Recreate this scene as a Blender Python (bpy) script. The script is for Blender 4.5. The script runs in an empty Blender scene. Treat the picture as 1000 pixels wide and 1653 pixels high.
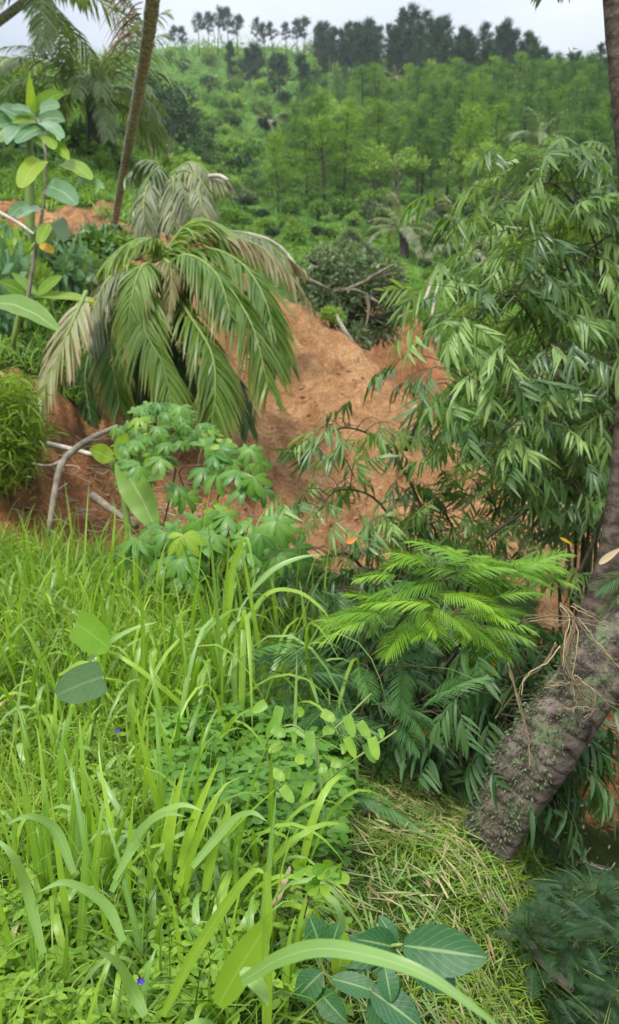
import bpy, math, numpy as np
from mathutils import Vector, Matrix, Euler
R = math.radians
rng = np.random.default_rng(11)
scene = bpy.context.scene
col = scene.collection

# ---------------------------------------------------------------- camera
PITCH = R(14); FPX = 1297.0; EYE = np.array([0.0, 0.0, 1.6])
cd = bpy.data.cameras.new('camera'); cam = bpy.data.objects.new('camera', cd); col.objects.link(cam)
cam.location = EYE; cam.rotation_euler = (R(90) - PITCH, 0, 0)
cd.sensor_fit = 'VERTICAL'; cd.sensor_height = 36; cd.lens = FPX / 1653 * 36
cd.clip_start = 0.05; cd.clip_end = 2500
cd.dof.use_dof = True; cd.dof.focus_distance = 2.3; cd.dof.aperture_fstop = 4.4
scene.camera = cam

# ---------------------------------------------------------------- overcast sky and sun
SUN_EL, SUN_AZ = R(58), R(-150)          # azimuth measured from +Y towards +X
w = bpy.data.worlds.new('World'); scene.world = w; w.use_nodes = True
nt = w.node_tree; nt.nodes.clear()
def N(t, ty, **kw):
    n = t.nodes.new(ty)
    for k, v in kw.items(): setattr(n, k, v)
    return n
out = N(nt, 'ShaderNodeOutputWorld'); bg = N(nt, 'ShaderNodeBackground'); bg.inputs[1].default_value = 0.12
sky = N(nt, 'ShaderNodeTexSky', sky_type='NISHITA', sun_disc=False)
sky.sun_elevation = SUN_EL; sky.sun_rotation = SUN_AZ; sky.air_density = 1.4; sky.dust_density = 3.0
tc = N(nt, 'ShaderNodeTexCoord'); sep = N(nt, 'ShaderNodeSeparateXYZ')
nt.links.new(tc.outputs['Generated'], sep.inputs[0])
noi = N(nt, 'ShaderNodeTexNoise'); noi.inputs['Scale'].default_value = 2.2; noi.inputs['Detail'].default_value = 5
mp = N(nt, 'ShaderNodeMapping'); mp.inputs['Scale'].default_value = (1, 1, 3.0)
nt.links.new(tc.outputs['Generated'], mp.inputs[0]); nt.links.new(mp.outputs[0], noi.inputs['Vector'])
cr = N(nt, 'ShaderNodeValToRGB')      # cloud deck: white with bluish grey thinner places
cr.color_ramp.elements[0].position = 0.36; cr.color_ramp.elements[0].color = (0.56, 0.62, 0.72, 1)
cr.color_ramp.elements[1].position = 0.62; cr.color_ramp.elements[1].color = (0.80, 0.82, 0.86, 1)
nt.links.new(noi.outputs['Fac'], cr.inputs[0])
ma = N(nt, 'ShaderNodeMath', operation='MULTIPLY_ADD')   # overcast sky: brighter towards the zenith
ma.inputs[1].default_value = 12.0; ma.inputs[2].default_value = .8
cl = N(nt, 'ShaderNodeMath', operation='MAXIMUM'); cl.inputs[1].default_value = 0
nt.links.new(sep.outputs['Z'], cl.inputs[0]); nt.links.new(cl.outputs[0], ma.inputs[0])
vm = N(nt, 'ShaderNodeVectorMath', operation='SCALE')
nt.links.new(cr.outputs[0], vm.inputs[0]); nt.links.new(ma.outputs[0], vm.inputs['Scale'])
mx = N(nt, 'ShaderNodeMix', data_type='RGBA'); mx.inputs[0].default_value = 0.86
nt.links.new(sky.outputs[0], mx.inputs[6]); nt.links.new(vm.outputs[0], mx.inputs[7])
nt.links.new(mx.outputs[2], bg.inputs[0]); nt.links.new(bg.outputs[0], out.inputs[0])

ld = bpy.data.lights.new('sun', 'SUN'); sun = bpy.data.objects.new('sun', ld); col.objects.link(sun)
ld.energy = 1.5; ld.angle = R(12); ld.color = (1.0, 0.95, 0.86)
sd = Vector((math.sin(SUN_AZ) * math.cos(SUN_EL), math.cos(SUN_AZ) * math.cos(SUN_EL), math.sin(SUN_EL)))
sun.rotation_euler = sd.to_track_quat('Z', 'Y').to_euler()
vs = scene.view_settings
vs.view_transform = 'Standard'; vs.look = 'None'; vs.gamma = 1; vs.use_curve_mapping = False
vs.exposure = 1.3
scene.cycles.max_bounces = 7; scene.cycles.transparent_max_bounces = 4
scene.cycles.diffuse_bounces = 4; scene.cycles.transmission_bounces = 4; scene.cycles.glossy_bounces = 2
scene.cycles.sample_clamp_indirect = 6

# ---------------------------------------------------------------- picture <-> place helpers
cp_, sp_ = math.cos(PITCH), math.sin(PITCH)
AX = np.array([1.0, 0, 0]); AU = np.array([0, sp_, cp_]); AF = np.array([0, cp_, -sp_])
def at(px, py, d):
    px, py, d = np.asarray(px, float), np.asarray(py, float), np.asarray(d, float)
    return EYE + ((px - 500) / FPX * d)[..., None] * AX - ((py - 826.5) / FPX * d)[..., None] * AU + d[..., None] * AF
def proj(P):
    q = P - EYE; d = q @ AF; ds = np.where(d > 0.01, d, 0.01)
    return 500 + (q @ AX) / ds * FPX, 826.5 - (q @ AU) / ds * FPX, d

# ---------------------------------------------------------------- noise (vectorised value noise)
_tab = np.random.default_rng(3).random((256, 256))
def vnoise(x, y):
    xi = np.floor(x).astype(int); yi = np.floor(y).astype(int); fx = x - xi; fy = y - yi
    fx = fx * fx * (3 - 2 * fx); fy = fy * fy * (3 - 2 * fy)
    g = lambda a, b: _tab[a & 255, b & 255]
    return (g(xi, yi) * (1 - fx) + g(xi + 1, yi) * fx) * (1 - fy) + (g(xi, yi + 1) * (1 - fx) + g(xi + 1, yi + 1) * fx) * fy - 0.5
def fbm(x, y, octv=4, s=1.0):
    t = 0; a = 1.0
    for k in range(octv):
        t = t + a * vnoise(x * s + 17.3 * k, y * s - 9.1 * k); s *= 2.03; a *= 0.5
    return t

# ---------------------------------------------------------------- terrain surface
CP = [(200,1640,2.0),(550,1640,2.2),(450,1500,2.25),(700,1500,2.6),(800,1640,2.6),(920,1640,3.2),(600,1350,3.2),(720,1300,3.9),(800,1400,3.3),
 (0,1400,2.6),(300,1200,3.6),(0,1150,4.0),(100,1000,5.0),(450,1080,4.7),(250,960,6.0),(400,985,6.0),(0,900,6.4),(-200,1100,4.4),
 (60,850,8.0),(180,850,8.2),(0,700,8.6),(-150,640,8.8),(30,600,9.4),(0,520,11),(130,700,9.6),
 (480,1010,6.8),(430,930,8.0),(330,880,8.6),(600,1130,5.2),(700,1100,5.6),(850,1180,6.0),(930,1500,3.8),(960,1250,5.2),(1100,1400,4.6),(880,1350,4.4),
 (250,690,10.6),(300,550,12.5),(350,450,14.5),(300,392,17),(200,420,15),(440,488,16),(520,520,15.8),(600,588,15),(700,682,14),(860,826,12.2),(960,920,11),
 (480,600,14.2),(450,750,11.2),(450,850,9.3),(600,750,11.6),(600,850,9.6),(750,860,9.4),(850,960,8.2),(1000,1000,8),
 (480,504,15.9),(560,552,15.4),(650,640,14.5),(780,755,13),(560,650,13.2),(640,720,12.4),(520,680,12.6),
 (300,385,24),(440,470,22),(520,570,20.5),(600,650,20),(700,760,18),(860,860,17),(1050,900,16),
 (650,505,29),(600,560,25),(690,575,25.5),(800,610,30),(900,560,34),(1000,600,30),(1100,560,33),
 (30,450,13),(100,330,18),(0,340,17.5),(150,300,20),(50,262,24),(-150,300,24),(160,240,28),(60,200,36),(250,280,32),(250,340,24),
 (400,360,46),(500,400,44),(650,410,46),(750,450,44),(900,450,42),(1000,450,44),(550,450,36),
 (700,335,62),(850,300,64),(980,290,62),(450,335,58),(330,290,62),(250,220,70),
 (320,240,85),(450,260,82),(600,250,84),(850,200,90),(1000,190,88),
 (150,150,120),(320,160,140),(450,170,135),(600,160,130),(800,140,125),(1000,140,120),
 (0,125,170),(200,100,185),(300,80,195),(400,82,195),(490,86,192),(560,98,180),(700,108,165),(870,112,155),(1000,120,150),(1200,130,150),
 (0,135,240),(300,100,250),(500,104,250),(700,122,235),(1000,132,220),(300,150,420),(700,170,420),(-300,150,300),(1300,160,300),
 (-400,330,24),(-400,640,9),(1400,900,10),(1400,560,36),(1400,1500,4.5),(-400,180,110),(1400,250,85),(-400,1400,2.8)]
CP = np.array(CP, float); cw = at(CP[:, 0], CP[:, 1], CP[:, 2])
def _key(x, y):
    r = np.maximum(np.hypot(x, y), 1.0); th = np.arctan2(x, y)
    return th, r
th0, r0 = _key(cw[:, 0], cw[:, 1]); e0 = (cw[:, 2] - 1.6) / r0
KA, KB = 2.3 * th0, np.log(r0)
def _U(d2): return 0.5 * d2 * np.log(d2 + 1e-12)
n_ = len(KA); d2 = (KA[:, None] - KA) ** 2 + (KB[:, None] - KB) ** 2
A_ = np.zeros((n_ + 3, n_ + 3)); A_[:n_, :n_] = _U(d2) + np.eye(n_) * 2e-3
A_[:n_, n_] = 1; A_[:n_, n_ + 1] = KA; A_[:n_, n_ + 2] = KB; A_[n_:, :n_] = A_[:n_, n_:].T
W_ = np.linalg.solve(A_, np.concatenate([e0, np.zeros(3)]))
def _tps(th, r):
    a = 2.3 * th.ravel(); b = np.log(r.ravel()); res = np.empty(a.size)
    for s in range(0, a.size, 20000):
        aa, bb = a[s:s + 20000], b[s:s + 20000]
        D = (aa[:, None] - KA) ** 2 + (bb[:, None] - KB) ** 2
        res[s:s + 20000] = _U(D) @ W_[:n_] + W_[n_] + W_[n_ + 1] * aa + W_[n_ + 2] * bb
    return res.reshape(th.shape)
LIM = R(42)
def HB(x, y):
    x = np.asarray(x, float); y = np.asarray(y, float); th, r = _key(x, y); r = np.maximum(r, 1.6)
    e = _tps(np.clip(th, -LIM, LIM), r)
    o = np.abs(th) > LIM
    if np.any(o):
        tt = np.where(th > 0, th - LIM, th + 2 * math.pi - LIM) / (2 * math.pi - 2 * LIM)
        tt = np.clip(tt, 0, 1); tt = tt * tt * (3 - 2 * tt)
        eb = _tps(np.full(1, LIM).repeat(th.size).reshape(th.shape), r) * (1 - tt) + _tps(np.full(th.shape, -LIM), r) * tt
        e = np.where(o, eb, e)
    return 1.6 + e * r
def H(x, y):
    x = np.asarray(x, float); y = np.asarray(y, float); r = np.hypot(x, y)
    z = HB(x, y)
    amp = np.clip((r - 1.5) * 0.02, 0, 0.14) + np.clip((r - 30) * .012, 0, 1.6)
    z = z + fbm(x, y, 3, 0.9) * amp + fbm(x + 50, y, 3, 0.11) * np.clip((r - 40) * .03, 0, 2.5)
    z = z + fbm(x, y + 80, 3, 4.5) * 0.05 * np.clip(r - 1.2, 0, 1)
    return z
_ds = np.geomspace(1.6, 420, 420)
def hit(px, py, dmin=1.6):
    """world points where the lines of sight meet the ground (arrays); d = nan when they miss"""
    px = np.atleast_1d(np.asarray(px, float)); py = np.atleast_1d(np.asarray(py, float)) + 0 * px
    P = at(px[:, None] + 0 * _ds, py[:, None] + 0 * _ds, _ds[None] + 0 * px[:, None])
    g = H(P[..., 0], P[..., 1]) - P[..., 2]; g[:, _ds < dmin] = -1
    up = (g > 0) & (np.roll(g, 1, axis=1) <= 0); up[:, 0] = False
    k = np.argmax(up, axis=1); ok = up[np.arange(len(px)), k]; k = np.maximum(k, 1)
    i = np.arange(len(px)); t = -g[i, k - 1] / (g[i, k] - g[i, k - 1] + 1e-9); t = np.clip(t, 0, 1)
    d = _ds[k - 1] + t * (_ds[k] - _ds[k - 1]); d[~ok] = np.nan
    Q = at(px, py, d); Q[:, 2] = np.where(ok, H(np.nan_to_num(Q[:, 0]), np.nan_to_num(Q[:, 1], nan=5)), np.nan)
    return Q, d
def ground(x, y): return float(H(np.array([x]), np.array([y]))[0])

# ---------------------------------------------------------------- materials
def new_mat(name):
    m = bpy.data.materials.new(name); m.use_nodes = True; m.node_tree.nodes.clear(); return m, m.node_tree
def leafmat(name, c1, c2, trans=0.35, rough=0.45, rib=None, veins=0, spec=0.4, edge=None, seed=0.45, tr=None):
    """leaf colour between c1 and c2 by blade tint and by individual; optional pale midrib and veins; light passes through"""
    m, t = new_mat(name); L = t.links.new
    o = N(t, 'ShaderNodeOutputMaterial'); b = N(t, 'ShaderNodeBsdfPrincipled')
    b.inputs['Roughness'].default_value = rough; b.inputs['Specular IOR Level'].default_value = spec
    at_ = N(t, 'ShaderNodeAttribute', attribute_name='tint'); oi = N(t, 'ShaderNodeObjectInfo')
    f = N(t, 'ShaderNodeMath', operation='MULTIPLY_ADD'); f.inputs[1].default_value = seed
    f2 = N(t, 'ShaderNodeMath', operation='MULTIPLY'); f2.inputs[1].default_value = 1 - seed
    L(at_.outputs['Fac'], f2.inputs[0]); L(oi.outputs['Random'], f.inputs[0]); L(f2.outputs[0], f.inputs[2])
    nz = N(t, 'ShaderNodeTexNoise'); nz.inputs['Scale'].default_value = 9; nz.inputs['Detail'].default_value = 3
    co = N(t, 'ShaderNodeTexCoord'); L(co.outputs['Object'], nz.inputs['Vector'])
    f3 = N(t, 'ShaderNodeMath', operation='MULTIPLY_ADD'); f3.inputs[1].default_value = 0.5
    f4 = N(t, 'ShaderNodeMath', operation='SUBTRACT'); f4.inputs[1].default_value = 0.25; f4.use_clamp = True
    L(nz.outputs['Fac'], f3.inputs[0]); L(f.outputs[0], f3.inputs[2]); L(f3.outputs[0], f4.inputs[0])
    mix = N(t, 'ShaderNodeMix', data_type='RGBA'); mix.inputs[6].default_value = (*c1, 1); mix.inputs[7].default_value = (*c2, 1)
    L(f4.outputs[0], mix.inputs[0]); colr = mix.outputs[2]
    if rib or veins or edge:
        uv = N(t, 'ShaderNodeUVMap', uv_map='UVMap'); s = N(t, 'ShaderNodeSeparateXYZ'); L(uv.outputs[0], s.inputs[0])
        a = N(t, 'ShaderNodeMath', operation='SUBTRACT'); a.inputs[1].default_value = 0.5; L(s.outputs[0], a.inputs[0])
        ab = N(t, 'ShaderNodeMath', operation='ABSOLUTE'); L(a.outputs[0], ab.inputs[0])
    if rib:
        lt = N(t, 'ShaderNodeMapRange'); lt.inputs['From Min'].default_value = 0.015; lt.inputs['From Max'].default_value = 0.05
        lt.inputs['To Min'].default_value = 0.75; lt.inputs['To Max'].default_value = 0; L(ab.outputs[0], lt.inputs[0]); fac = lt.outputs[0]
        if veins:
            v1 = N(t, 'ShaderNodeMath', operation='MULTIPLY_ADD'); v1.inputs[1].default_value = -0.9; L(ab.outputs[0], v1.inputs[0]); L(s.outputs[1], v1.inputs[2])
            v2 = N(t, 'ShaderNodeMath', operation='MULTIPLY'); v2.inputs[1].default_value = veins; L(v1.outputs[0], v2.inputs[0])
            v3 = N(t, 'ShaderNodeMath', operation='FRACT'); L(v2.outputs[0], v3.inputs[0])
            v4 = N(t, 'ShaderNodeMath', operation='PINGPONG'); v4.inputs[1].default_value = 0.5; L(v3.outputs[0], v4.inputs[0])
            v5 = N(t, 'ShaderNodeMapRange'); v5.inputs['From Min'].default_value = 0.0; v5.inputs['From Max'].default_value = 0.11
            v5.inputs['To Min'].default_value = 0.28; v5.inputs['To Max'].default_value = 0; L(v4.outputs[0], v5.inputs[0])
            mxx = N(t, 'ShaderNodeMath', operation='MAXIMUM'); L(fac, mxx.inputs[0]); L(v5.outputs[0], mxx.inputs[1]); fac = mxx.outputs[0]
        m2 = N(t, 'ShaderNodeMix', data_type='RGBA'); m2.inputs[7].default_value = (*rib, 1); L(fac, m2.inputs[0]); L(colr, m2.inputs[6]); colr = m2.outputs[2]
    if edge:      # dried tips
        e1 = N(t, 'ShaderNodeMapRange'); e1.inputs['From Min'].default_value = 0.55; e1.inputs['From Max'].default_value = 1.0
        L(s.outputs[1], e1.inputs[0]); m3 = N(t, 'ShaderNodeMix', data_type='RGBA'); m3.inputs[7].default_value = (*edge, 1)
        L(e1.outputs[0], m3.inputs[0]); L(colr, m3.inputs[6]); colr = m3.outputs[2]
    L(colr, b.inputs['Base Color'])
    if trans > 0:
        tb = N(t, 'ShaderNodeBsdfTranslucent'); sc = N(t, 'ShaderNodeMix', data_type='RGBA', blend_type='MULTIPLY'); sc.inputs[0].default_value = 1
        sc.inputs[7].default_value = (*(tr or (1.5, 1.45, 0.55)), 1); L(colr, sc.inputs[6]); L(sc.outputs[2], tb.inputs[0])
        ms = N(t, 'ShaderNodeMixShader'); ms.inputs[0].default_value = trans
        L(b.outputs[0], ms.inputs[1]); L(tb.outputs[0], ms.inputs[2]); L(ms.outputs[0], o.inputs[0])
    else: L(b.outputs[0], o.inputs[0])
    return m
def barkmat(name, c1, c2, scale=12, rings=0, lichen=None, bump=0.4, rough=0.9, stretch=(1, 1, 0.35)):
    m, t = new_mat(name); L = t.links.new
    o = N(t, 'ShaderNodeOutputMaterial'); b = N(t, 'ShaderNodeBsdfPrincipled'); b.inputs['Roughness'].default_value = rough
    b.inputs['Specular IOR Level'].default_value = 0.15; L(b.outputs[0], o.inputs[0])
    co = N(t, 'ShaderNodeTexCoord'); mpp = N(t, 'ShaderNodeMapping'); mpp.inputs['Scale'].default_value = stretch; L(co.outputs['Object'], mpp.inputs[0])
    nz = N(t, 'ShaderNodeTexNoise'); nz.inputs['Scale'].default_value = scale; nz.inputs['Detail'].default_value = 6; nz.inputs['Roughness'].default_value = .65
    L(mpp.outputs[0], nz.inputs['Vector'])
    r = N(t, 'ShaderNodeValToRGB'); r.color_ramp.elements[0].position = .35; r.color_ramp.elements[1].position = .65
    r.color_ramp.elements[0].color = (*c1, 1); r.color_ramp.elements[1].color = (*c2, 1); L(nz.outputs['Fac'], r.inputs[0]); colr = r.outputs[0]
    hgt = nz.outputs['Fac']
    if rings:
        uv = N(t, 'ShaderNodeUVMap', uv_map='UVMap'); s = N(t, 'ShaderNodeSeparateXYZ'); L(uv.outputs[0], s.inputs[0])
        q = N(t, 'ShaderNodeMath', operation='MULTIPLY_ADD'); q.inputs[1].default_value = rings; L(s.outputs[1], q.inputs[0]); L(nz.outputs['Fac'], q.inputs[2])
        fr = N(t, 'ShaderNodeMath', operation='FRACT'); L(q.outputs[0], fr.inputs[0])
        rr = N(t, 'ShaderNodeMapRange'); rr.inputs['From Min'].default_value = 0; rr.inputs['From Max'].default_value = .3; rr.inputs['To Min'].default_value = .6; rr.inputs['To Max'].default_value = 0
        L(fr.outputs[0], rr.inputs[0]); mm = N(t, 'ShaderNodeMix', data_type='RGBA'); mm.inputs[7].default_value = (c1[0] * .5, c1[1] * .5, c1[2] * .5, 1)
        L(rr.outputs[0], mm.inputs[0]); L(colr, mm.inputs[6]); colr = mm.outputs[2]
        ha = N(t, 'ShaderNodeMath', operation='SUBTRACT'); L(nz.outputs['Fac'], ha.inputs[0]); L(rr.outputs[0], ha.inputs[1]); hgt = ha.outputs[0]
    if lichen:
        n2 = N(t, 'ShaderNodeTexNoise'); n2.inputs['Scale'].default_value = lichen[3]; n2.inputs['Detail'].default_value = 7; n2.inputs['Roughness'].default_value = .7
        L(co.outputs['Object'], n2.inputs['Vector'])
        l1 = N(t, 'ShaderNodeMapRange'); l1.inputs['From Min'].default_value = .53; l1.inputs['From Max'].default_value = .60; L(n2.outputs['Fac'], l1.inputs[0])
        mm = N(t, 'ShaderNodeMix', data_type='RGBA'); mm.inputs[7].default_value = (*lichen[:3], 1); L(l1.outputs[0], mm.inputs[0]); L(colr, mm.inputs[6]); colr = mm.outputs[2]
    L(colr, b.inputs['Base Color'])
    bp = N(t, 'ShaderNodeBump'); bp.inputs['Strength'].default_value = bump; bp.inputs['Distance'].default_value = 0.03
    L(hgt, bp.inputs['Height']); L(bp.outputs[0], b.inputs['Normal'])
    return m
def ground_mat():
    m, t = new_mat('ground_earth_and_turf'); L = t.links.new
    o = N(t, 'ShaderNodeOutputMaterial'); b = N(t, 'ShaderNodeBsdfPrincipled'); b.inputs['Roughness'].default_value = .95
    b.inputs['Specular IOR Level'].default_value = 0.1; L(b.outputs[0], o.inputs[0])
    ge = N(t, 'ShaderNodeNewGeometry')
    def noise(sc, det=6, rough=.6, vec=None):
        n = N(t, 'ShaderNodeTexNoise'); n.inputs['Scale'].default_value = sc; n.inputs['Detail'].default_value = det; n.inputs['Roughness'].default_value = rough
        L(vec or ge.outputs['Position'], n.inputs['Vector']); return n.outputs['Fac']
    def ramp(f, stops):
        r = N(t, 'ShaderNodeValToRGB'); e = r.color_ramp.elements
        while len(e) < len(stops): e.new(0.5)
        for k, (p, c) in enumerate(stops): e[k].position = p; e[k].color = (*c, 1)
        L(f, r.inputs[0]); return r.outputs[0]
    mpp = N(t, 'ShaderNodeMapping'); mpp.inputs['Scale'].default_value = (1.0, 1.0, .45); mpp.inputs['Rotation'].default_value = (0, R(38), 0)
    L(ge.outputs['Position'], mpp.inputs[0])
    big = noise(.55, 5, .6); mid = noise(3.2, 8, .7, mpp.outputs[0]); fine = noise(28, 6, .7)
    soil = ramp(mid, [(.3, (.24, .132, .062)), (.5, (.39, .228, .11)), (.62, (.47, .30, .16)), (.78, (.55, .42, .29))])
    soilb = ramp(big, [(.35, (.62, .55, .52)), (.65, (1.1, 1.02, .95))])
    sm = N(t, 'ShaderNodeMix', data_type='RGBA', blend_type='MULTIPLY'); sm.inputs[0].default_value = 1; L(soil, sm.inputs[6]); L(soilb, sm.inputs[7])
    fs = ramp(fine, [(.32, (.42, .38, .36)), (.5, (1, 1, 1)), (.70, (1.4, 1.45, 1.5))])
    sm2 = N(t, 'ShaderNodeMix', data_type='RGBA', blend_type='MULTIPLY'); sm2.inputs[0].default_value = 1; L(sm.outputs[2], sm2.inputs[6]); L(fs, sm2.inputs[7])
    turf = ramp(mid, [(.3, (.018, .032, .008)), (.5, (.035, .07, .014)), (.7, (.07, .12, .03))])
    farg = ramp(noise(.25, 7, .65), [(.3, (.03, .07, .015)), (.5, (.07, .15, .025)), (.7, (.13, .23, .04))])
    af = N(t, 'ShaderNodeAttribute', attribute_name='far'); mxf = N(t, 'ShaderNodeMix', data_type='RGBA'); L(af.outputs['Fac'], mxf.inputs[0]); L(turf, mxf.inputs[6]); L(farg, mxf.inputs[7])
    so = N(t, 'ShaderNodeAttribute', attribute_name='soil')
    sa = N(t, 'ShaderNodeMath', operation='MULTIPLY_ADD'); sa.inputs[1].default_value = .9; sa.inputs[2].default_value = -.45; L(fine, sa.inputs[0])
    sb = N(t, 'ShaderNodeMath', operation='ADD'); L(so.outputs['Fac'], sb.inputs[0]); L(sa.outputs[0], sb.inputs[1])
    sc = N(t, 'ShaderNodeMapRange'); sc.inputs['From Min'].default_value = .4; sc.inputs['From Max'].default_value = .55; L(sb.outputs[0], sc.inputs[0])
    fm = N(t, 'ShaderNodeMix', data_type='RGBA'); L(sc.outputs[0], fm.inputs[0]); L(mxf.outputs[2], fm.inputs[6]); L(sm2.outputs[2], fm.inputs[7])
    da = N(t, 'ShaderNodeAttribute', attribute_name='red_earth_shade')      # freshly exposed, darker redder earth, plus shade painted onto the left ledge
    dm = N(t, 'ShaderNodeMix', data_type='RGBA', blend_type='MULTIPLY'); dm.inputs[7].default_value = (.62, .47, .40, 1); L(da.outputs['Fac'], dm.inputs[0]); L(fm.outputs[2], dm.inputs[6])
    L(dm.outputs[2], b.inputs['Base Color'])
    bp = N(t, 'ShaderNodeBump'); bp.inputs['Strength'].default_value = .9; bp.inputs['Distance'].default_value = .12; L(mid, bp.inputs['Height'])
    b2 = N(t, 'ShaderNodeBump'); b2.inputs['Strength'].default_value = .7; b2.inputs['Distance'].default_value = .03; L(fine, b2.inputs['Height']); L(bp.outputs[0], b2.inputs['Normal'])
    L(b2.outputs[0], b.inputs['Normal']); return m

# ---------------------------------------------------------------- mesh helpers
def mesh(name, V, F, uv=None, tint=None, mat=None, smooth=True, attrs=None):
    """V (n,3); F (m,4) quads; uv (n,2) per vertex; tint (n,) per vertex"""
    me = bpy.data.meshes.new(name); V = np.ascontiguousarray(V, np.float32); F = np.ascontiguousarray(F, np.int32)
    k = F.shape[1]; me.vertices.add(len(V)); me.vertices.foreach_set('co', V.ravel())
    me.loops.add(F.size); me.loops.foreach_set('vertex_index', F.ravel())
    me.polygons.add(len(F)); me.polygons.foreach_set('loop_start', np.arange(len(F), dtype=np.int32) * k)
    me.polygons.foreach_set('loop_total', np.full(len(F), k, np.int32))
    if smooth: me.polygons.foreach_set('use_smooth', np.ones(len(F), bool))
    me.update(calc_edges=True)
    if uv is not None:
        l = me.uv_layers.new(name='UVMap'); l.data.foreach_set('uv', np.ascontiguousarray(uv[F.ravel()], np.float32).ravel())
    if tint is not None: 
        a = me.attributes.new('tint', 'FLOAT', 'POINT'); a.data.foreach_set('value', np.ascontiguousarray(tint, np.float32))
    for nm, v in (attrs or {}).items():
        a = me.attributes.new(nm, 'FLOAT', 'POINT'); a.data.foreach_set('value', np.ascontiguousarray(v, np.float32))
    for mm in (mat if isinstance(mat, (list, tuple)) else [mat]):
        if mm: me.materials.append(mm)
    return me
class G:
    """gathers pieces of geometry for one mesh"""
    def __init__(s): s.V = []; s.F = []; s.U = []; s.T = []; s.n = 0
    def add(s, V, F, U=None, T=None):
        V = np.asarray(V).reshape(-1, 3); s.V.append(V); s.F.append(np.asarray(F) + s.n)
        s.U.append(U if U is not None else np.zeros((len(V), 2))); s.T.append(T if T is not None else np.full(len(V), .5)); s.n += len(V); return s
    def mesh(s, name, mat, origin=None, smooth=True):
        V = np.concatenate(s.V)
        if origin is not None: V = V - np.asarray(origin)
        return mesh(name, V, np.concatenate(s.F), np.concatenate(s.U), np.concatenate(s.T), mat, smooth)
def nrm(v): return v / (np.linalg.norm(v, axis=-1, keepdims=True) + 1e-9)
PROF = {
 'grass': lambda t: np.minimum(1, .55 + 1.8 * t) * (1 - t ** 2.2) + .02,
 'lance': lambda t: np.sin(np.pi * np.clip(t, 0.02, 1) ** .62) ** .8 * (1 - .0 * t) + .02,
 'oval': lambda t: np.sin(np.pi * np.clip(t, .015, .995) ** .85) ** .65 + .01,
 'leaflet': lambda t: np.minimum(1, .4 + 3 * t) * (1 - t ** 3) + .03,
 'obov': lambda t: np.sin(np.pi * np.clip(t, .02, .99) ** 1.35) ** .7 + .02,
 'heart': lambda t: np.sqrt(np.clip(1 - ((t - .36) / .66) ** 2, 0, 1)) + .01,
}
def ribbons(base, dirv, side, L, W, droop=0., S=4, prof='grass', fold=0., p=1.0, tint=None, wave=0.):
    """curved leaf ribbons: base, dirv, side (n,3); L, W, droop scalars or (n,). 3 vertices across when folded"""
    base = np.atleast_2d(base).astype(float); n = len(base); dirv = nrm(np.broadcast_to(dirv, (n, 3)).astype(float)); side = np.broadcast_to(side, (n, 3)).astype(float)
    L = np.broadcast_to(L, (n,)).astype(float); W = np.broadcast_to(W, (n,)).astype(float); droop = np.broadcast_to(droop, (n,)).astype(float)
    acr = 3 if fold else 2; V = np.empty((n, S + 1, acr, 3)); pos = base.copy(); tv = np.linspace(0, 1, S + 1); pr = PROF[prof](tv)
    for i, t in enumerate(tv):
        d = dirv.copy(); d[:, 2] -= droop * t ** p; d = nrm(d)
        if i: pos = pos + .5 * (d + dp) * (L / S)[:, None]
        dp = d; s = nrm(side - (side * d).sum(1, keepdims=True) * d); nn = np.cross(s, d)
        w_ = (W * pr[i] * .5)[:, None]
        if wave: pos_ = pos + nn * (wave * W * math.sin(i * 2.1))[:, None]
        else: pos_ = pos
        if fold:
            V[:, i, 0] = pos_ - s * w_; V[:, i, 1] = pos_ - nn * w_ * fold; V[:, i, 2] = pos_ + s * w_
        else: V[:, i, 0] = pos_ - s * w_; V[:, i, 1] = pos_ + s * w_
    idx = np.arange(n * (S + 1) * acr).reshape(n, S + 1, acr)
    F = np.stack([idx[:, :-1, :-1], idx[:, :-1, 1:], idx[:, 1:, 1:], idx[:, 1:, :-1]], -1).reshape(-1, 4)
    U = np.empty((n, S + 1, acr, 2)); U[..., 0] = np.linspace(0, 1, acr); U[..., 1] = tv[None, :, None]
    if tint is None: tint = rng.random(n)
    T = np.broadcast_to(np.asarray(tint, float)[:, None, None], (n, S + 1, acr)).reshape(-1)
    return V.reshape(-1, 3), F, U.reshape(-1, 2), T
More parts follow.
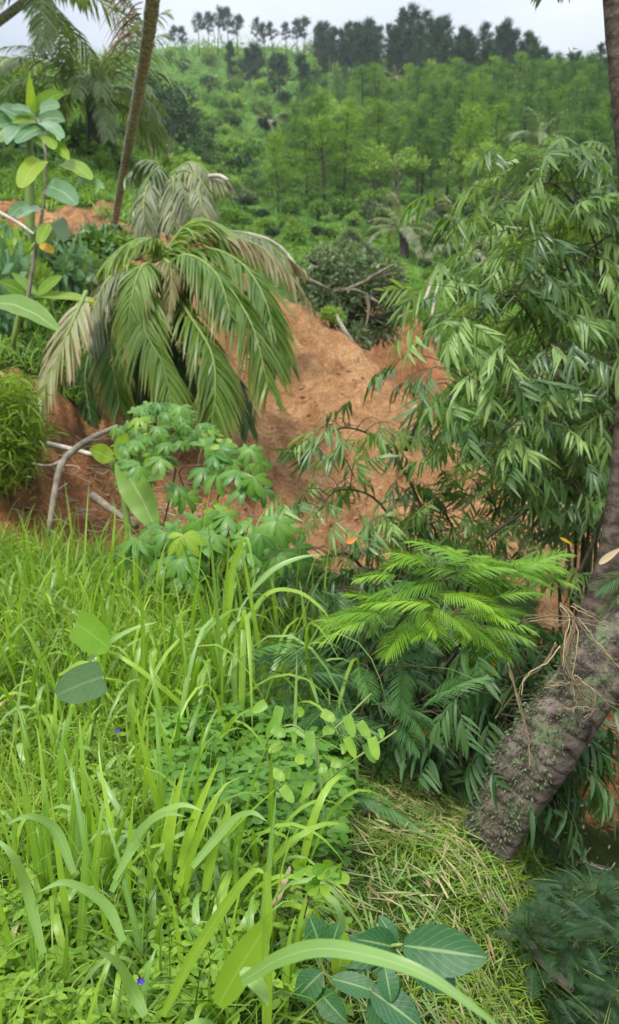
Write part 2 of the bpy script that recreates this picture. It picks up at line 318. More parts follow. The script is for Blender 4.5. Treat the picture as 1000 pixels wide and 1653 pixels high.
def tube(P, r, sides=6, tint=.5, cap=True):
    P = np.asarray(P, float); n = len(P); r = np.broadcast_to(r, (n,)).astype(float); T = nrm(np.gradient(P, axis=0))
    ref = np.array([0.0, 0, 1]) if abs(T[n // 2][2]) < .85 else np.array([1.0, 0, 0]); A = nrm(np.cross(T, ref)); B = np.cross(T, A)
    a = np.linspace(0, 2 * np.pi, sides, endpoint=False)
    V = P[:, None] + (A[:, None] * np.cos(a)[None, :, None] + B[:, None] * np.sin(a)[None, :, None]) * r[:, None, None]
    idx = np.arange(n * sides).reshape(n, sides); j = np.roll(idx, -1, axis=1)
    F = np.stack([idx[:-1], j[:-1], j[1:], idx[1:]], -1).reshape(-1, 4)
    U = np.empty((n, sides, 2)); U[..., 0] = (a / 6.2832); ln = np.concatenate([[0], np.cumsum(np.linalg.norm(np.diff(P, axis=0), axis=1))]); U[..., 1] = ln[:, None]
    V = V.reshape(-1, 3); U = U.reshape(-1, 2)
    if cap:
        k = len(V); V = np.concatenate([V, P[:1], P[-1:]]); U = np.concatenate([U, [[0, 0], [0, ln[-1]]]])
        c = [[k, idx[0][(i + 1) % sides], idx[0][i], k] for i in range(0)]
        for i in range(0, sides - 1, 2):
            c.append([k, idx[0][(i + 2) % sides], idx[0][i + 1], idx[0][i]]); c.append([k + 1, idx[-1][i], idx[-1][i + 1], idx[-1][(i + 2) % sides]])
        F = np.concatenate([F, np.array(c)])
    return V, F, U, np.full(len(V), tint)
def curve(pts, n=16):
    """Catmull-Rom through the points"""
    P = np.asarray(pts, float)
    if len(P) == 2: return P[0] + (P[1] - P[0]) * np.linspace(0, 1, n)[:, None]
    Q = np.vstack([2 * P[0] - P[1], P, 2 * P[-1] - P[-2]]); out_ = []
    for u in np.linspace(0, len(P) - 1 - 1e-6, n):
        i = int(u); t = u - i; a, b, c, d = Q[i:i + 4]
        out_.append(.5 * ((2 * b) + (c - a) * t + (2 * a - 5 * b + 4 * c - d) * t * t + (3 * b - a - 3 * c + d) * t ** 3))
    return np.array(out_)
def atc(pts, n=16): return curve([at(*p) for p in pts], n)
def rand_dirs(n, up=0.0):
    v = nrm(rng.normal(size=(n, 3))); v[:, 2] += up; return nrm(v)

# ---------------------------------------------------------------- object helpers
def link(name, me, parent=None, loc=None, rot=None, scale=None):
    o = bpy.data.objects.new(name, me); col.objects.link(o)
    if parent: o.parent = parent
    if loc is not None: o.location = [float(c) for c in loc]
    if rot is not None: o.rotation_euler = [float(c) for c in rot]
    if scale is not None: o.scale = (scale,) * 3 if np.isscalar(scale) else scale
    return o
def tag(o, label=None, cat=None, group=None, kind=None):
    if label: o['label'] = label
    if cat: o['category'] = cat
    if group: o['group'] = group
    if kind: o['kind'] = kind
    return o
def thing(name, label, cat, loc, rot=None, group=None, scale=None):
    return tag(link(name, None, None, loc, rot, scale), label, cat, group)
def matrot(z, x=None):
    """euler that turns +Z to z and roughly +X to x"""
    z = Vector(z).normalized(); x = Vector(x) if x is not None else Vector((1, 0, 0.01)); y = z.cross(x).normalized(); x = y.cross(z)
    return Matrix((x, y, z)).transposed().to_euler()
# ================================================================ the ground
def soil_mask(x, y):
    z = H(x, y); P = np.stack([x, y, z], -1); px, py, d = proj(P); r = np.hypot(x, y); wob = fbm(x, y, 3, .7)
    s = np.zeros_like(x)
    def box(a, b, v, soft): return np.clip((v - a) / soft + .5, 0, 1) * np.clip((b - v) / soft + .5, 0, 1)
    rr = r * (1 + .12 * wob)
    s = np.maximum(s, box(150, 1250, px, 120) * box(8.2, 18.5, rr, 1.2))             # the slide
    s = np.maximum(s, box(860, 1900, px + 60 * wob, 60) * box(4.6, 12, rr, .6))        # cut face beside the trunk
    s = np.maximum(s, box(-900, 260, px, 80) * box(6.9, 10.2, rr, .6))                # ledge on the left
    s = np.maximum(s, box(-500, 200, px, 60) * box(15.2, 20.2, rr, 1.0))              # bare strip on the hillside
    s = np.maximum(s, box(585, 715, px + 60 * wob, 30) * box(20, 32, rr, 2.0))        # brown clearing behind the slide
    s = np.maximum(s, .62 * box(740, 1300, px, 60) * box(13, 21, rr, 2.0))
    return s, r, px
def build_ground():
    th = np.concatenate([np.linspace(-180, -46, 34)[:-1], np.linspace(-46, -27, 30)[:-1], np.linspace(-27, 27, 430)[:-1], np.linspace(27, 46, 30)[:-1], np.linspace(46, 180, 34)])
    th = np.radians(th); r = np.concatenate([[0.02, .5], np.geomspace(1.0, 4.5, 90)[:-1], np.geomspace(4.5, 20, 230)[:-1], np.geomspace(20, 450, 150)])
    TH, RR = np.meshgrid(th, r, indexing='ij'); x = RR * np.sin(TH); y = RR * np.cos(TH)
    s, rr, px = soil_mask(x, y); z = H(x, y)
    # rills and clods on the bare earth
    rough = s * np.clip((rr - 4) / 3, 0, 1) * np.clip((60 - rr) / 30, 0, 1)
    gul = 1 - 2 * np.abs(fbm((x * .8 + y * .45), (y * .8 - x * .45) * .22, 3, 1.1)); z = z - rough * np.clip(gul - .55, 0, 1) * .55
    z = z + rough * (fbm(x * 1.0 + y * .5, y * .25, 3, 2.2) * .26 + fbm(x, y, 3, 5.0) * .10 + np.abs(fbm(x, y, 2, 11.0)) * .05)
    V = np.stack([x, y, z], -1).reshape(-1, 3); n, m = TH.shape; idx = np.arange(n * m).reshape(n, m)
    F = np.stack([idx[:-1, :-1], idx[1:, :-1], idx[1:, 1:], idx[:-1, 1:]], -1).reshape(-1, 4)[:, ::-1]
    red_earth_shade = np.clip((px - 850) / 80, 0, 1) * np.clip((7.5 - rr) / 1.5, 0, 1) + .8 * np.clip((300 - px) / 120, 0, 1) * np.clip((12 - rr) / 3, 0, 1) + .9 * np.clip((rr - 19) / 2, 0, 1) * s
    me = mesh('ground', V, F, None, None, ground_mat(), True, {'soil': s.ravel(), 'far': np.clip((rr - 18) / 14, 0, 1).ravel(), 'red_earth_shade': np.clip(red_earth_shade, 0, 1).ravel()})
    tag(link('ground', me), kind='structure')
build_ground()
# ================================================================ plant colours
M = {}
M['pine_dark'] = leafmat('pine_needles_dark', (.014, .038, .02), (.04, .09, .035), .15, .6, spec=.2)
M['pine'] = leafmat('pine_needles', (.06, .15, .018), (.21, .36, .03), .25, .6, spec=.2)
M['pine_deep'] = leafmat('pine_needles_deep', (.035, .10, .018), (.11, .22, .03), .2, .6, spec=.2)
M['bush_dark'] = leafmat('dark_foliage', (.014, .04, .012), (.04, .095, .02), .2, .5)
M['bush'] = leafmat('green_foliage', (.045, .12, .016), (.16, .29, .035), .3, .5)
M['bush_light'] = leafmat('light_foliage', (.10, .21, .03), (.30, .44, .07), .35, .45)
M['bush_grey'] = leafmat('greyish_foliage', (.06, .10, .04), (.20, .27, .13), .25, .4)
M['scrub'] = leafmat('hillside_scrub', (.04, .11, .014), (.20, .35, .035), .3, .6, spec=.2, seed=0)
M['bark'] = barkmat('grey_bark', (.10, .085, .065), (.30, .26, .2), 14)
M['bark_dark'] = barkmat('dark_bark', (.025, .02, .015), (.09, .075, .06), 10)
M['bark_pale'] = barkmat('pale_bark', (.32, .28, .22), (.6, .55, .47), 10)
M['palm_bark'] = barkmat('ringed_palm_bark', (.13, .12, .10), (.48, .44, .38), 18, rings=7, stretch=(1, 1, 1.6))
M['palm'] = leafmat('palm_leaflets', (.05, .10, .025), (.15, .22, .06), .25, .38, spec=.6)
M['palm_grey'] = leafmat('faded_palm_leaflets', (.10, .13, .06), (.30, .32, .17), .25, .45, spec=.5)
M['palm_dry'] = leafmat('drying_palm_leaflets', (.16, .15, .06), (.42, .36, .2), .3, .5, spec=.4)
M['stalk'] = leafmat('green_stalk', (.10, .17, .03), (.22, .30, .07), 0, .5)

# ================================================================ generators
def pine_parts(v, far):
    g = np.random.default_rng(100 + v); tr = G(); cr_ = G(); Ht = 10.0
    bend = g.normal(0, .25, 2); P = np.array([[bend[0] * t * t, bend[1] * t * t, Ht * t] for t in np.linspace(0, 1, 8)]); 
    tr.add(*tube(P, np.linspace(.17, .03, 8), 6))
    nb = 30 if v < 20 else 16; lo = (.38 if v % 2 else .25) if far else (.12 if v % 2 else .22)
    if v >= 20: lo = .58
    for k in range(nb):
        t = lo + (1 - lo) * ((k + .5) / nb); az = g.random() * 6.28; u = (t - lo) / (1 - lo)
        ln = (2.4 * (1 - u ** 1.4) * (.5 + .9 * g.random()) + .35) * (1.15 if v % 3 == 0 else .9) * min(1, .5 + 2.5 * u)
        b = P[0] * 0 + np.array([bend[0] * t * t, bend[1] * t * t, Ht * t]); dr = np.array([math.cos(az), math.sin(az), .25 + .35 * u]); dr /= np.linalg.norm(dr)
        tr.add(*tube(np.array([b, b + dr * ln * .85]), [.035, .012], 3, cap=False))
        m = 22 if not far else 14
        q = b + dr * ln * (0.25 + .8 * g.random((m, 1))) + g.normal(0, .30, (m, 3)) * [1, 1, .55]
        for rep in range(3):
            dd = nrm(dr * .5 + g.normal(size=(m, 3)) * .8 + [0, 0, .5])
            cr_.add(*ribbons(q, dd, rand_like(g, m), (.62 if not far else .95) * (.7 + .6 * g.random(m)), (.13 if not far else .34), .1, 1, 'oval' if 0 else 'leaflet', tint=np.clip(.25 + .5 * u + g.normal(0, .18, m), 0, 1)))
    return tr.mesh('trunk', M['bark_dark']), cr_.mesh('crown', M['pine_dark'] if far else M[['pine', 'pine_deep', 'pine'][v % 3]])
def rand_like(g, m): return nrm(g.normal(size=(m, 3)))
def bush_parts(v, mat, leaf=.09, nl=1500, squash=.8, prof='oval', droopy=.3, stemh=.35):
    """unit bush about 2 wide, leaf clumps on lobes over a short branching stem"""
    g = np.random.default_rng(300 + v); st = G(); cr_ = G(); nlobe = 15
    for k in range(nlobe):
        az = g.random() * 6.28; rad = .62 * math.sqrt(g.random()); hh = (stemh + squash * (.35 + .75 * (1 - rad)) * (.45 + .65 * g.random()))
        c = np.array([math.cos(az) * rad, math.sin(az) * rad, hh]); rr = .2 + .22 * g.random()
        st.add(*tube(curve([[0, 0, -.15], [c[0] * .3, c[1] * .3, hh * .5], c], 5), np.linspace(.03, .008, 5), 4, cap=False))
        m = nl // nlobe; d = rand_like(g, m); q = c + d * rr * (g.random((m, 1)) ** .4) * [1, 1, .8]
        cr_.add(*ribbons(q, nrm(d + g.normal(0, .6, (m, 3))), rand_like(g, m), leaf * (.6 + .8 * g.random(m)), leaf * (.5 if prof == 'oval' else .22) * (.7 + .6 * g.random(m)), droopy, 2, prof, tint=np.clip(g.random() * .6 + g.random(m) * .5, 0, 1)))
    return st.mesh('stem', M['bark_dark']), cr_.mesh('foliage', mat)
def tree_parts(v, mat, leaf=.28, nl=2600, tall=1.0):
    """broadleaf tree about 8 high"""
    g = np.random.default_rng(500 + v); st = G(); cr_ = G(); Ht = 8.0
    P = curve([[0, 0, -.3], [g.normal(0, .2), g.normal(0, .2), Ht * .3], [g.normal(0, .4), g.normal(0, .4), Ht * .75]], 8); st.add(*tube(P, np.linspace(.2, .06, 8), 7))
    nb = 22
    for k in range(nb):
        u = g.random(); a = P[3 + int(4 * u)]; az = g.random() * 6.28; e = a + np.array([math.cos(az), math.sin(az), .5 + .5 * g.random()]) * (1.0 + 1.2 * g.random()) * (1.3 - .5 * u); e[2] += .4
        st.add(*tube(curve([a, (a + e) / 2 + [0, 0, .15], e], 4), [.06, .045, .03, .012], 4, cap=False))
        m = nl // nb; d = rand_like(g, m); rr = .6 + .5 * g.random(); q = e + d * rr * (g.random((m, 1)) ** .45) * [1.1, 1.1, .75]
        cr_.add(*ribbons(q, nrm(d + g.normal(0, .6, (m, 3))), rand_like(g, m), leaf * (.6 + .8 * g.random(m)), leaf * .5, .3, 2, 'oval', tint=np.clip(g.random() * .6 + g.random(m) * .5, 0, 1)))
    return st.mesh('trunk', M['bark']), cr_.mesh('crown', mat)
def frond_geo(P, nl=46, Lf=.6, W=.035, droop=1.4, fwd=.55, start=.12, S=4, g=None, r0=.03, lift=.15, gaps=0., hang=0., prof='leaflet', side=None):
    """rachis curve P, leaflets down both sides"""
    g = g or rng; ra = G(); le = G(); n = len(P); ra.add(*tube(P, np.linspace(r0, r0 * .18, n), 5)); T = nrm(np.gradient(P, axis=0))
    for sgn in (-1, 1):
        t = np.linspace(start, .995, nl) + g.normal(0, .003, nl); t = np.clip(t, start, .999)
        if gaps: t = t[g.random(nl) > gaps]
        f = t * (n - 1); i = np.minimum(f.astype(int), n - 2); fr = (f - i)[:, None]
        q = P[i] * (1 - fr) + P[i + 1] * fr; tt = nrm(T[i] * (1 - fr) + T[i + 1] * fr)
        if side is None: sd_ = nrm(np.cross(tt, [0, 0, 1.0]) + 1e-4)
        else: sd_ = nrm(np.cross(tt, np.cross(side, tt)))
        up = np.cross(sd_, tt)
        u = (t - start) / (1 - start); ln = Lf * (np.sin(np.pi * np.clip(.12 + u * .8, 0, 1)) ** .6) * (.85 + .3 * g.random(len(t)))
        d = nrm(sd_ * sgn + tt * (fwd + .6 * u[:, None]) + up * lift + g.normal(0, .12, (len(t), 3)) + .12 * np.sin(t * 23 + sgn)[:, None] * tt - np.array([0, 0, hang]))
        s_ = nrm(np.cross(d, np.cross(tt, d)) + g.normal(0, .25, (len(t), 3)))
        le.add(*ribbons(q, d, s_, ln, W * (.8 + .4 * g.random(len(t))), droop * (.7 + .6 * g.random(len(t))), S, prof, tint=np.clip(.25 + .5 * g.random(len(t)), 0, 1)))
    return ra, le
def frond_protos(tagname, mat, nl, Lf, W, S, count=5, length=3.6):
    res = []
    for v in range(count):
        g = np.random.default_rng(700 + v); a = [1.15, .75, .35, -.1, .5][v % 5]; dr = [.9, 1.3, 1.5, 1.3, 1.7][v % 5]; n = 14
        ang = a - dr * np.linspace(0, 1, n) ** 1.3; st = length / (n - 1); P = np.zeros((n, 3)); P[1:, 0] = np.cumsum(np.cos(ang[:-1]) * st); P[1:, 2] = np.cumsum(np.sin(ang[:-1]) * st)
        ra, le = frond_geo(P, nl, Lf, W, 1.3, .6, .14, S, g); res.append((ra.mesh('frond', M['stalk']), le.mesh('leaflets', mat)))
    return res
def palm(base, top, mid, r, protos, n, scale, label, group=None, cat='palm tree', trunkmat='palm_bark', r1=None, skirt=0):
    t = thing('coconut_palm', label, cat, base, group=group); g_ = G(); b = np.asarray(base, float)
    P = curve([b - [0, 0, .3], mid, top], 20); g_.add(*tube(P, np.linspace(r * 1.25, r1 or r * .8, 20), 10)); link('trunk', g_.mesh('trunk', M[trunkmat], b), t)
    for k in range(n):
        v = [0, 1, 2, 3, 1, 2, 4][k % 7]; az = k * 2.4 + rng.normal(0, .15); sc = scale * (.85 + .3 * rng.random())
        f = link('frond', protos[v][0], t, np.asarray(top) - b, (rng.normal(0, .1), rng.normal(0, .12), az), sc); link('leaflets', protos[v][1], f)
    return t
def plant(name, label, cat, protos, loc, sc, rz=None, group=None, names=('stem', 'foliage'), tilt=.06):
    t = thing(name, label, cat, loc, (rng.normal(0, tilt), rng.normal(0, tilt), rng.random() * 6.28 if rz is None else rz), group, sc)
    for nm, me in zip(names, protos): link(nm, me, t)
    return t

# ================================================================ pines along the ridge and down the slope
PF = [pine_parts(v, True) for v in range(6)]; PM = [pine_parts(v + 10, False) for v in range(7)]; PS = [pine_parts(v + 20, True) for v in range(4)]
def put_pine(px, pyb, pyt, protos, label, group, dmin=30, fallback=180):
    q, d = hit(px, pyb, dmin)
    if np.isnan(d[0]): return None
    h = (pyb - pyt) / FPX * d[0] / 10.0; v = rng.integers(len(protos)); q = q[0]; q[2] -= .3
    if protos is PM and rng.random() < (.75 if px > 800 else .15): v = int(rng.choice([0, 3, 6]))
    wide = 1.1 + .6 * rng.random() if protos is PM else .8 + .3 * rng.random()
    return plant('pine_tree', label, 'pine tree', protos[v], q, (h * wide, h * wide, h), None, group, ('trunk', 'crown'), .03)
for px, b, t_ in [(283, 92, 44), (296, 90, 40), (322, 90, 30), (338, 90, 24), (352, 92, 26), (371, 92, 24), (384, 93, 30), (415, 95, 38), (428, 96, 36), (441, 97, 44), (462, 97, 46), (480, 97, 38), (492, 97, 34)]:
    put_pine(px, b, t_, PS, 'slender dark pine standing apart on the left skyline, sky showing beside its trunk', 'spaced pines on the left skyline', 100)
for k in range(58):
    px = 512 + (k * 37.7) % 335 + rng.normal(0, 4); u = (px - 512) / 335; b = 104 + 22 * u + (k % 4) * 9 + rng.normal(0, 3); top = 40 + 24 * max(0, u - .65) / .35 + (k % 4) * 10 + rng.normal(0, 9)
    put_pine(px, b, top, PF, 'tall dark pine in the ' + ['back', 'second', 'third', 'front'][k % 4] + ' row of the stand crowning the right hilltop', 'dark pines on the right hilltop, ' + ['back', 'second', 'third', 'front'][k % 4] + ' row', 90)
for px, b, t_ in [(640, 118, 52), (752, 128, 50), (815, 130, 42), (822, 132, 54), (852, 136, 60), (858, 138, 66)]:
    put_pine(px, b, t_, PF, 'dark pine whose top stands out above the hilltop stand at right', 'dark pines standing out of the hilltop stand', 90)
for k in range(26):
    px = 860 + (k * 23.3) % 190; b = 140 + (k % 3) * 12; top = b - 52 - rng.random() * 16
    put_pine(px, b, top, PF if k % 2 else PM, 'pine of the far belt running down behind the right trunk', 'pines on the falling right ridge', 80)
for k in range(6):
    px = 375 + (k * 37.3) % 120; b = 138 + (k % 4) * 13; put_pine(px, b, b - 55 - rng.random() * 25, PF, 'dark pine on the upper left slope below the skyline', 'dark pines below the left skyline', 80)
TD = [tree_parts(v, M['bush_dark']) for v in range(3)]; TG = [tree_parts(v + 5, M['bush']) for v in range(3)]; TL = [tree_parts(v + 9, M['bush_light'], .3) for v in range(2)]
def put_tree(px, pyb, hpx, protos, label, group=None, dmin=20, wide=1.0, name='broadleaf_tree'):
    q, d = hit(px, pyb, dmin)
    if np.isnan(d[0]): return
    h = hpx / FPX * d[0] / 8.0; q = q[0]; q[2] -= .2
    plant(name, label, 'tree', protos[rng.integers(len(protos))], q, (h * wide, h * wide, h), None, group, ('trunk', 'crown'), .04)
def zone(px, py):
    return 'in the ' + ('upper rows' if py < 215 else 'middle rows' if py < 285 else 'front rows') + ' of the plantation, ' + ('left part' if px < 600 else 'centre part' if px < 780 else 'right part')
placed = []; tries = 0
while len(placed) < 190 and tries < 5000:
    tries += 1; px = rng.uniform(420, 1040); py = 150 + 195 * rng.random() ** .8
    if px < 420 + (345 - py) * .35 + 20: continue
    mn = 9 + 13 * (py - 150) / 195
    if any(abs(px - a) < mn * 1.2 and abs(py - b) < mn for a, b in placed): continue
    placed.append((px, py))
for k in range(20):
    px = 690 + k * 17 + rng.normal(0, 5); py = 172 + (k % 3) * 14; put_pine(px, py, 92 + 10 * rng.random() + (k % 3) * 10 + max(0, 760 - px) * .2, PM, 'pine of the high bright belt at the right below the dark hilltop stand', 'pines of the high right belt', 60)
for px, py in placed:
    u = (py - 150) / 195; hpx = (46 + 84 * u) * rng.uniform(.75, 1.25)
    if fbm(np.array([px / 90.]), np.array([py / 60.]), 2)[0] > .22 or rng.random() < .12:
        put_tree(px, py, hpx * .7, TG if rng.random() < .65 else TL, 'round-crowned tree among the pines ' + zone(px, py), 'broadleaf trees ' + zone(px, py), 40, 1.4); continue
    put_pine(px, py, py - hpx, PM, 'bright green pine ' + zone(px, py), 'green pines ' + zone(px, py), 40)

# ================================================================ broadleaf trees and shrubs on the hill and in the valley
for px, b, hp, wd in [(212, 262, 105, 1.3), (245, 262, 110, 1.2), (275, 250, 120, 1.1), (300, 262, 95, 1.2), (330, 285, 70, 1.2), (232, 235, 120, 1.0), (262, 235, 105, 1.1), (20, 245, 150, 1.2), (60, 250, 120, 1.2), (110, 225, 60, 1.4), (-20, 240, 150, 1.2)]:
    put_tree(px, b, hp, TD if px > 215 else TG, 'bushy broadleaf tree on the left hillside ' + ('right of the leaning palm trunk' if px > 235 else 'just behind the leaning palm trunk' if px > 190 else 'left of the leaning palm trunk' if px > 100 else 'at the left edge'), 'hillside trees ' + ('right of the leaning trunk' if px > 235 else 'behind the leaning trunk' if px > 190 else 'left of the leaning trunk' if px > 100 else 'at the left edge'), 24, wd)
for px, b, hp, wd in [(300, 330, 95, 1.2), (345, 345, 70, 1.2), (270, 340, 80, 1.2)]:
    put_tree(px, b, hp, TL, 'light green loose tree just behind the drooping dry palm crown', 'light trees behind the dry palm crown', 22, wd)
put_tree(308, 215, 62, TL, 'small yellow-green tree rising among the dark trees right of the leaning trunk', None, 40, 1.2)
for px, b, hp in [(440, 320, 55), (412, 318, 42), (375, 330, 48)]:
    put_tree(px, b, hp, TG, 'round green tree at the foot of the middle slope', 'round trees at the foot of the slope', 40, 1.4)
for px, b, hp in [(745, 330, 110), (780, 335, 120), (815, 330, 105), (770, 345, 85)]:
    put_tree(px, b, hp, TL, 'pale yellow-green feathery tree in front of the dark pines', 'pale trees in front of the pines', 35, .9)
for px, b, hp in [(870, 330, 75), (905, 335, 90), (955, 330, 110), (985, 340, 120), (930, 350, 80), (890, 365, 70), (840, 360, 70)]:
    put_tree(px, b, hp, TG, 'leafy green tree behind the top of the bamboo', 'trees behind the bamboo top', 30, 1.3)
B_g = [bush_parts(v, M['bush'], .16) for v in range(3)]; B_d = [bush_parts(v + 4, M['bush_dark'], .15) for v in range(2)]; B_l = [bush_parts(v + 8, M['bush_light'], .17) for v in range(3)]; B_gr = [bush_parts(v + 12, M['bush_grey'], .14, 2200) for v in range(2)]
def put_bush(px, pyb, wpx, protos, label, group=None, dmin=12, tall=1.0):
    q, d = hit(px, pyb, dmin)
    if np.isnan(d[0]): return
    s = wpx / 2 / FPX * d[0]; q = q[0]; q[2] -= s * .1
    return plant('shrub', label, 'shrub', protos[rng.integers(len(protos))], q, (s, s, s * tall), None, group)
def vz(px, py):
    return ('left of the valley palm' if px < 610 else 'around the valley palm' if px < 760 else 'behind the bamboo top') + (', near the pines' if py < 400 else ', nearer the slide')
for k in range(150):
    px = rng.uniform(330, 1010); py = rng.uniform(335, 470)
    if px < 520 and py > 400: continue
    if abs(px - 648) < 34 and py > 395: continue
    put_bush(px, py, rng.uniform(30, 62), [B_g, B_l, B_g, B_d, B_gr][k % 5], 'low rounded shrub in the valley ' + vz(px, py), 'shrubs on the valley floor ' + vz(px, py), 24, rng.uniform(.7, 1.1))
for k in range(74):
    px = rng.uniform(265, 540); py = rng.uniform(95, 335)
    if px > 420 + (345 - py) * .35 + 60: continue
    put_bush(px, py, rng.uniform(20, 38) + (py - 95) * .10, [B_g, B_g, B_l, B_d][k % 4], 'small shrub on the open green ' + ('upper' if py < 200 else 'lower') + ' slope under the left skyline', 'shrubs on the open slope, ' + ('upper' if py < 200 else 'lower') + ' half', 40, rng.uniform(.7, 1.1))
for k in range(34):
    px = rng.uniform(500, 860); py = rng.uniform(120, 165); put_bush(px, py, rng.uniform(16, 28), [B_g, B_l, B_d][k % 3], 'small shrub at the foot of the hilltop pine stand', 'shrubs under the hilltop pines', 60)
for k in range(30):
    px = rng.uniform(720, 1040); py = rng.uniform(470, 640); put_bush(px, py, rng.uniform(28, 60), [B_g, B_l, B_l, B_gr][k % 4], 'shrub on the green terraces seen through the bamboo', 'shrubs on the terraces', 20, rng.uniform(.5, .9))

# hillside scrub: leaf clumps nobody could count
def scrub(n, r0_, r1_, a0, a1, name, mat, size, lift, skip_soil=True, kindlabel=None, cat=None, S=1, prof='oval', up=.6, W=.6):
    th = np.radians(rng.uniform(a0, a1, n)); r = np.exp(rng.uniform(math.log(r0_), math.log(r1_), n)); x = r * np.sin(th); y = r * np.cos(th)
    if skip_soil:
        s, _, _ = soil_mask(x, y); k = s < .35 + .1 * rng.random(n); x, y, r = x[k], y[k], r[k]
    z = H(x, y); lump = np.clip(fbm(x, y, 3, 12.0 / np.mean(r)) + .35, 0, 1.3)
    zz = z + lump * lift * r * rng.random(len(x)); m = len(x); tint = np.clip(.5 + fbm(x + 9, y, 3, 9 / np.mean(r)) * .7 + rng.normal(0, .15, m), 0, 1)
    g_ = G(); g_.add(*ribbons(np.stack([x, y, zz], -1), rand_dirs(m, up), rand_dirs(m), size * r * (.5 + rng.random(m)), size * r * W * (.5 + rng.random(m)), .5, S, prof, tint=tint))
    return tag(link(name, g_.mesh(name, mat)), kindlabel, cat, kind='stuff')
scrub(60000, 34, 230, -24, 26, 'hillside_scrub', M['scrub'], .0085, .02, kindlabel='green scrub and undergrowth covering the hillside and valley', cat='undergrowth')
scrub(26000, 17, 36, -26, 26, 'valley_undergrowth', M['bush'], .011, .02, kindlabel='leafy undergrowth over the near valley floor', cat='undergrowth')

# ================================================================ palms standing in the distance
FP = frond_protos('far', M['palm'], 34, .75, .07, 3)
M['palm_mid'] = leafmat('hill_palm_leaflets', (.07, .12, .04), (.25, .32, .13), .3, .4, spec=.5)
FPm = frond_protos('mid', M['palm_mid'], 40, .8, .06, 3)
FPg = frond_protos('grey', M['palm_grey'], 34, .8, .07, 3)
def far_palm(px, pyb, pyt, n, flen_px, protos, label, dmin, r=.13, group=None):
    q, d = hit(px, pyb, dmin); d = d[0]; q = q[0]; top = at(px + rng.normal(0, 3), pyt, d * .995)
    if top[2] < q[2] + .6: top[2] = q[2] + .6
    return palm(q, top, (q + top) / 2 + [.1, 0, 0], r, protos, n, flen_px / FPX * d / 3.3, label, group, r1=r * .9, trunkmat='bark_dark')
far_palm(650, 415, 372, 15, 66, FPg, 'small grey-green palm with a dark stem in the middle of the valley', 30, .25)
far_palm(868, 300, 226, 14, 60, FP, 'dark palm crown in front of the pines above the bamboo', 40, .14)
far_palm(738, 425, 400, 13, 90, FPg, 'low faded palm with fronds spreading sideways right of the valley palm', 24, .14)
far_palm(435, 222, 200, 11, 30, FPg, 'tiny pale palm on the open slope left of the pine plantation', 60, .13)
far_palm(545, 205, 188, 11, 28, FPg, 'tiny pale palm at the upper edge of the pine plantation', 60, .13)
far_palm(640, 150, 128, 9, 22, FPg, 'tiny pale palm below the hilltop pines', 60, .2)
t = far_palm(150, 262, 152, 28, 155, FPm, 'large coconut palm on the left hillside with a short dark trunk and spreading crown', 17, .17)
q = at(52, -8, 21.0); qb = np.array([q[0] - 3.6, q[1] + 1.5, 0]); qb[2] = ground(qb[0], qb[1]); palm(qb, q, (q + qb) / 2 + [-1.2, 0, .3], .14, FPm, 24, .95, 'coconut palm whose crown hangs into the upper left corner')
# ================================================================ middle distance: leaning palm, fallen palms, felled tree, hillside plants
M['lime'] = leafmat('lime_leaf', (.13, .26, .02), (.32, .45, .04), .45, .4, rib=(.40, .50, .15), veins=11)
M['banana'] = leafmat('banana_leaf', (.12, .25, .04), (.24, .40, .07), .45, .35, rib=(.42, .52, .22), veins=22)
M['blue_leaf'] = leafmat('bluish_leaf', (.07, .17, .07), (.16, .30, .14), .3, .3, rib=(.3, .42, .2), veins=8, spec=.6)
M['cassava'] = leafmat('cassava_leaf', (.05, .14, .03), (.12, .24, .05), .35, .38, rib=(.16, .28, .08), spec=.5)
M['yellow'] = leafmat('yellow_leaf', (.55, .35, .02), (.75, .42, .03), .4, .45, tr=(1.2, 1.0, .4))
M['orange'] = leafmat('orange_leaf', (.50, .17, .02), (.62, .25, .03), .3, .5, tr=(1.2, .9, .4))
M['tan'] = leafmat('dry_tan', (.28, .21, .11), (.52, .42, .25), .12, .7, tr=(1, 1, .8))
M['brown_dry'] = leafmat('dry_brown', (.14, .08, .035), (.32, .2, .09), .1, .7, tr=(1, 1, .8))
# leaning coconut palm, crown above the frame
q, d = hit(184, 362, 12); d = d[0]; b0 = q[0]
PT = [(184, 366, d), (190, 335, d * .96), (203, 262, d * .86), (220, 170, d * .75), (236, 80, d * .67), (247, 0, d * .62), (262, -150, d * .57), (300, -500, d * .54), (350, -1000, d * .52)]
t = thing('coconut_palm', 'tall bare slender palm trunk leaning to the upper right from the left hillside', 'palm tree', b0)
g_ = G(); P = atc(PT, 80); rr_ = np.linspace(.072, .115, 80) * (1 + .05 * np.sin(np.arange(80) * 1.9)); g_.add(*tube(P, rr_, 12)); link('trunk', g_.mesh('trunk', M['palm_bark'], b0), t)
FN = frond_protos('near', M['palm'], 60, .8, .045, 4)
for k in range(15):
    v = [0, 1, 2, 3, 1, 2][k % 6]; f = link('frond', FN[v][0], t, P[-1] - b0, (0, 0, k * 2.4), .8); link('leaflets', FN[v][1], f)
g_ = G()
for k in range(90):   # dry fibres hanging along the upper trunk
    i = 40 + int(24 * rng.random()); c = P[i] + np.array([-.11, -.02, 0]) * (1 + .3 * rng.random()); g_.add(*ribbons(c, [-.35 - .3 * rng.random(), rng.normal(0, .2), .1], rng.normal(size=3), .35 + .5 * rng.random(), .018, 2.2, 4, 'grass'))
link('dry_fibre', g_.mesh('dry_fibre', M['brown_dry'], b0), t)

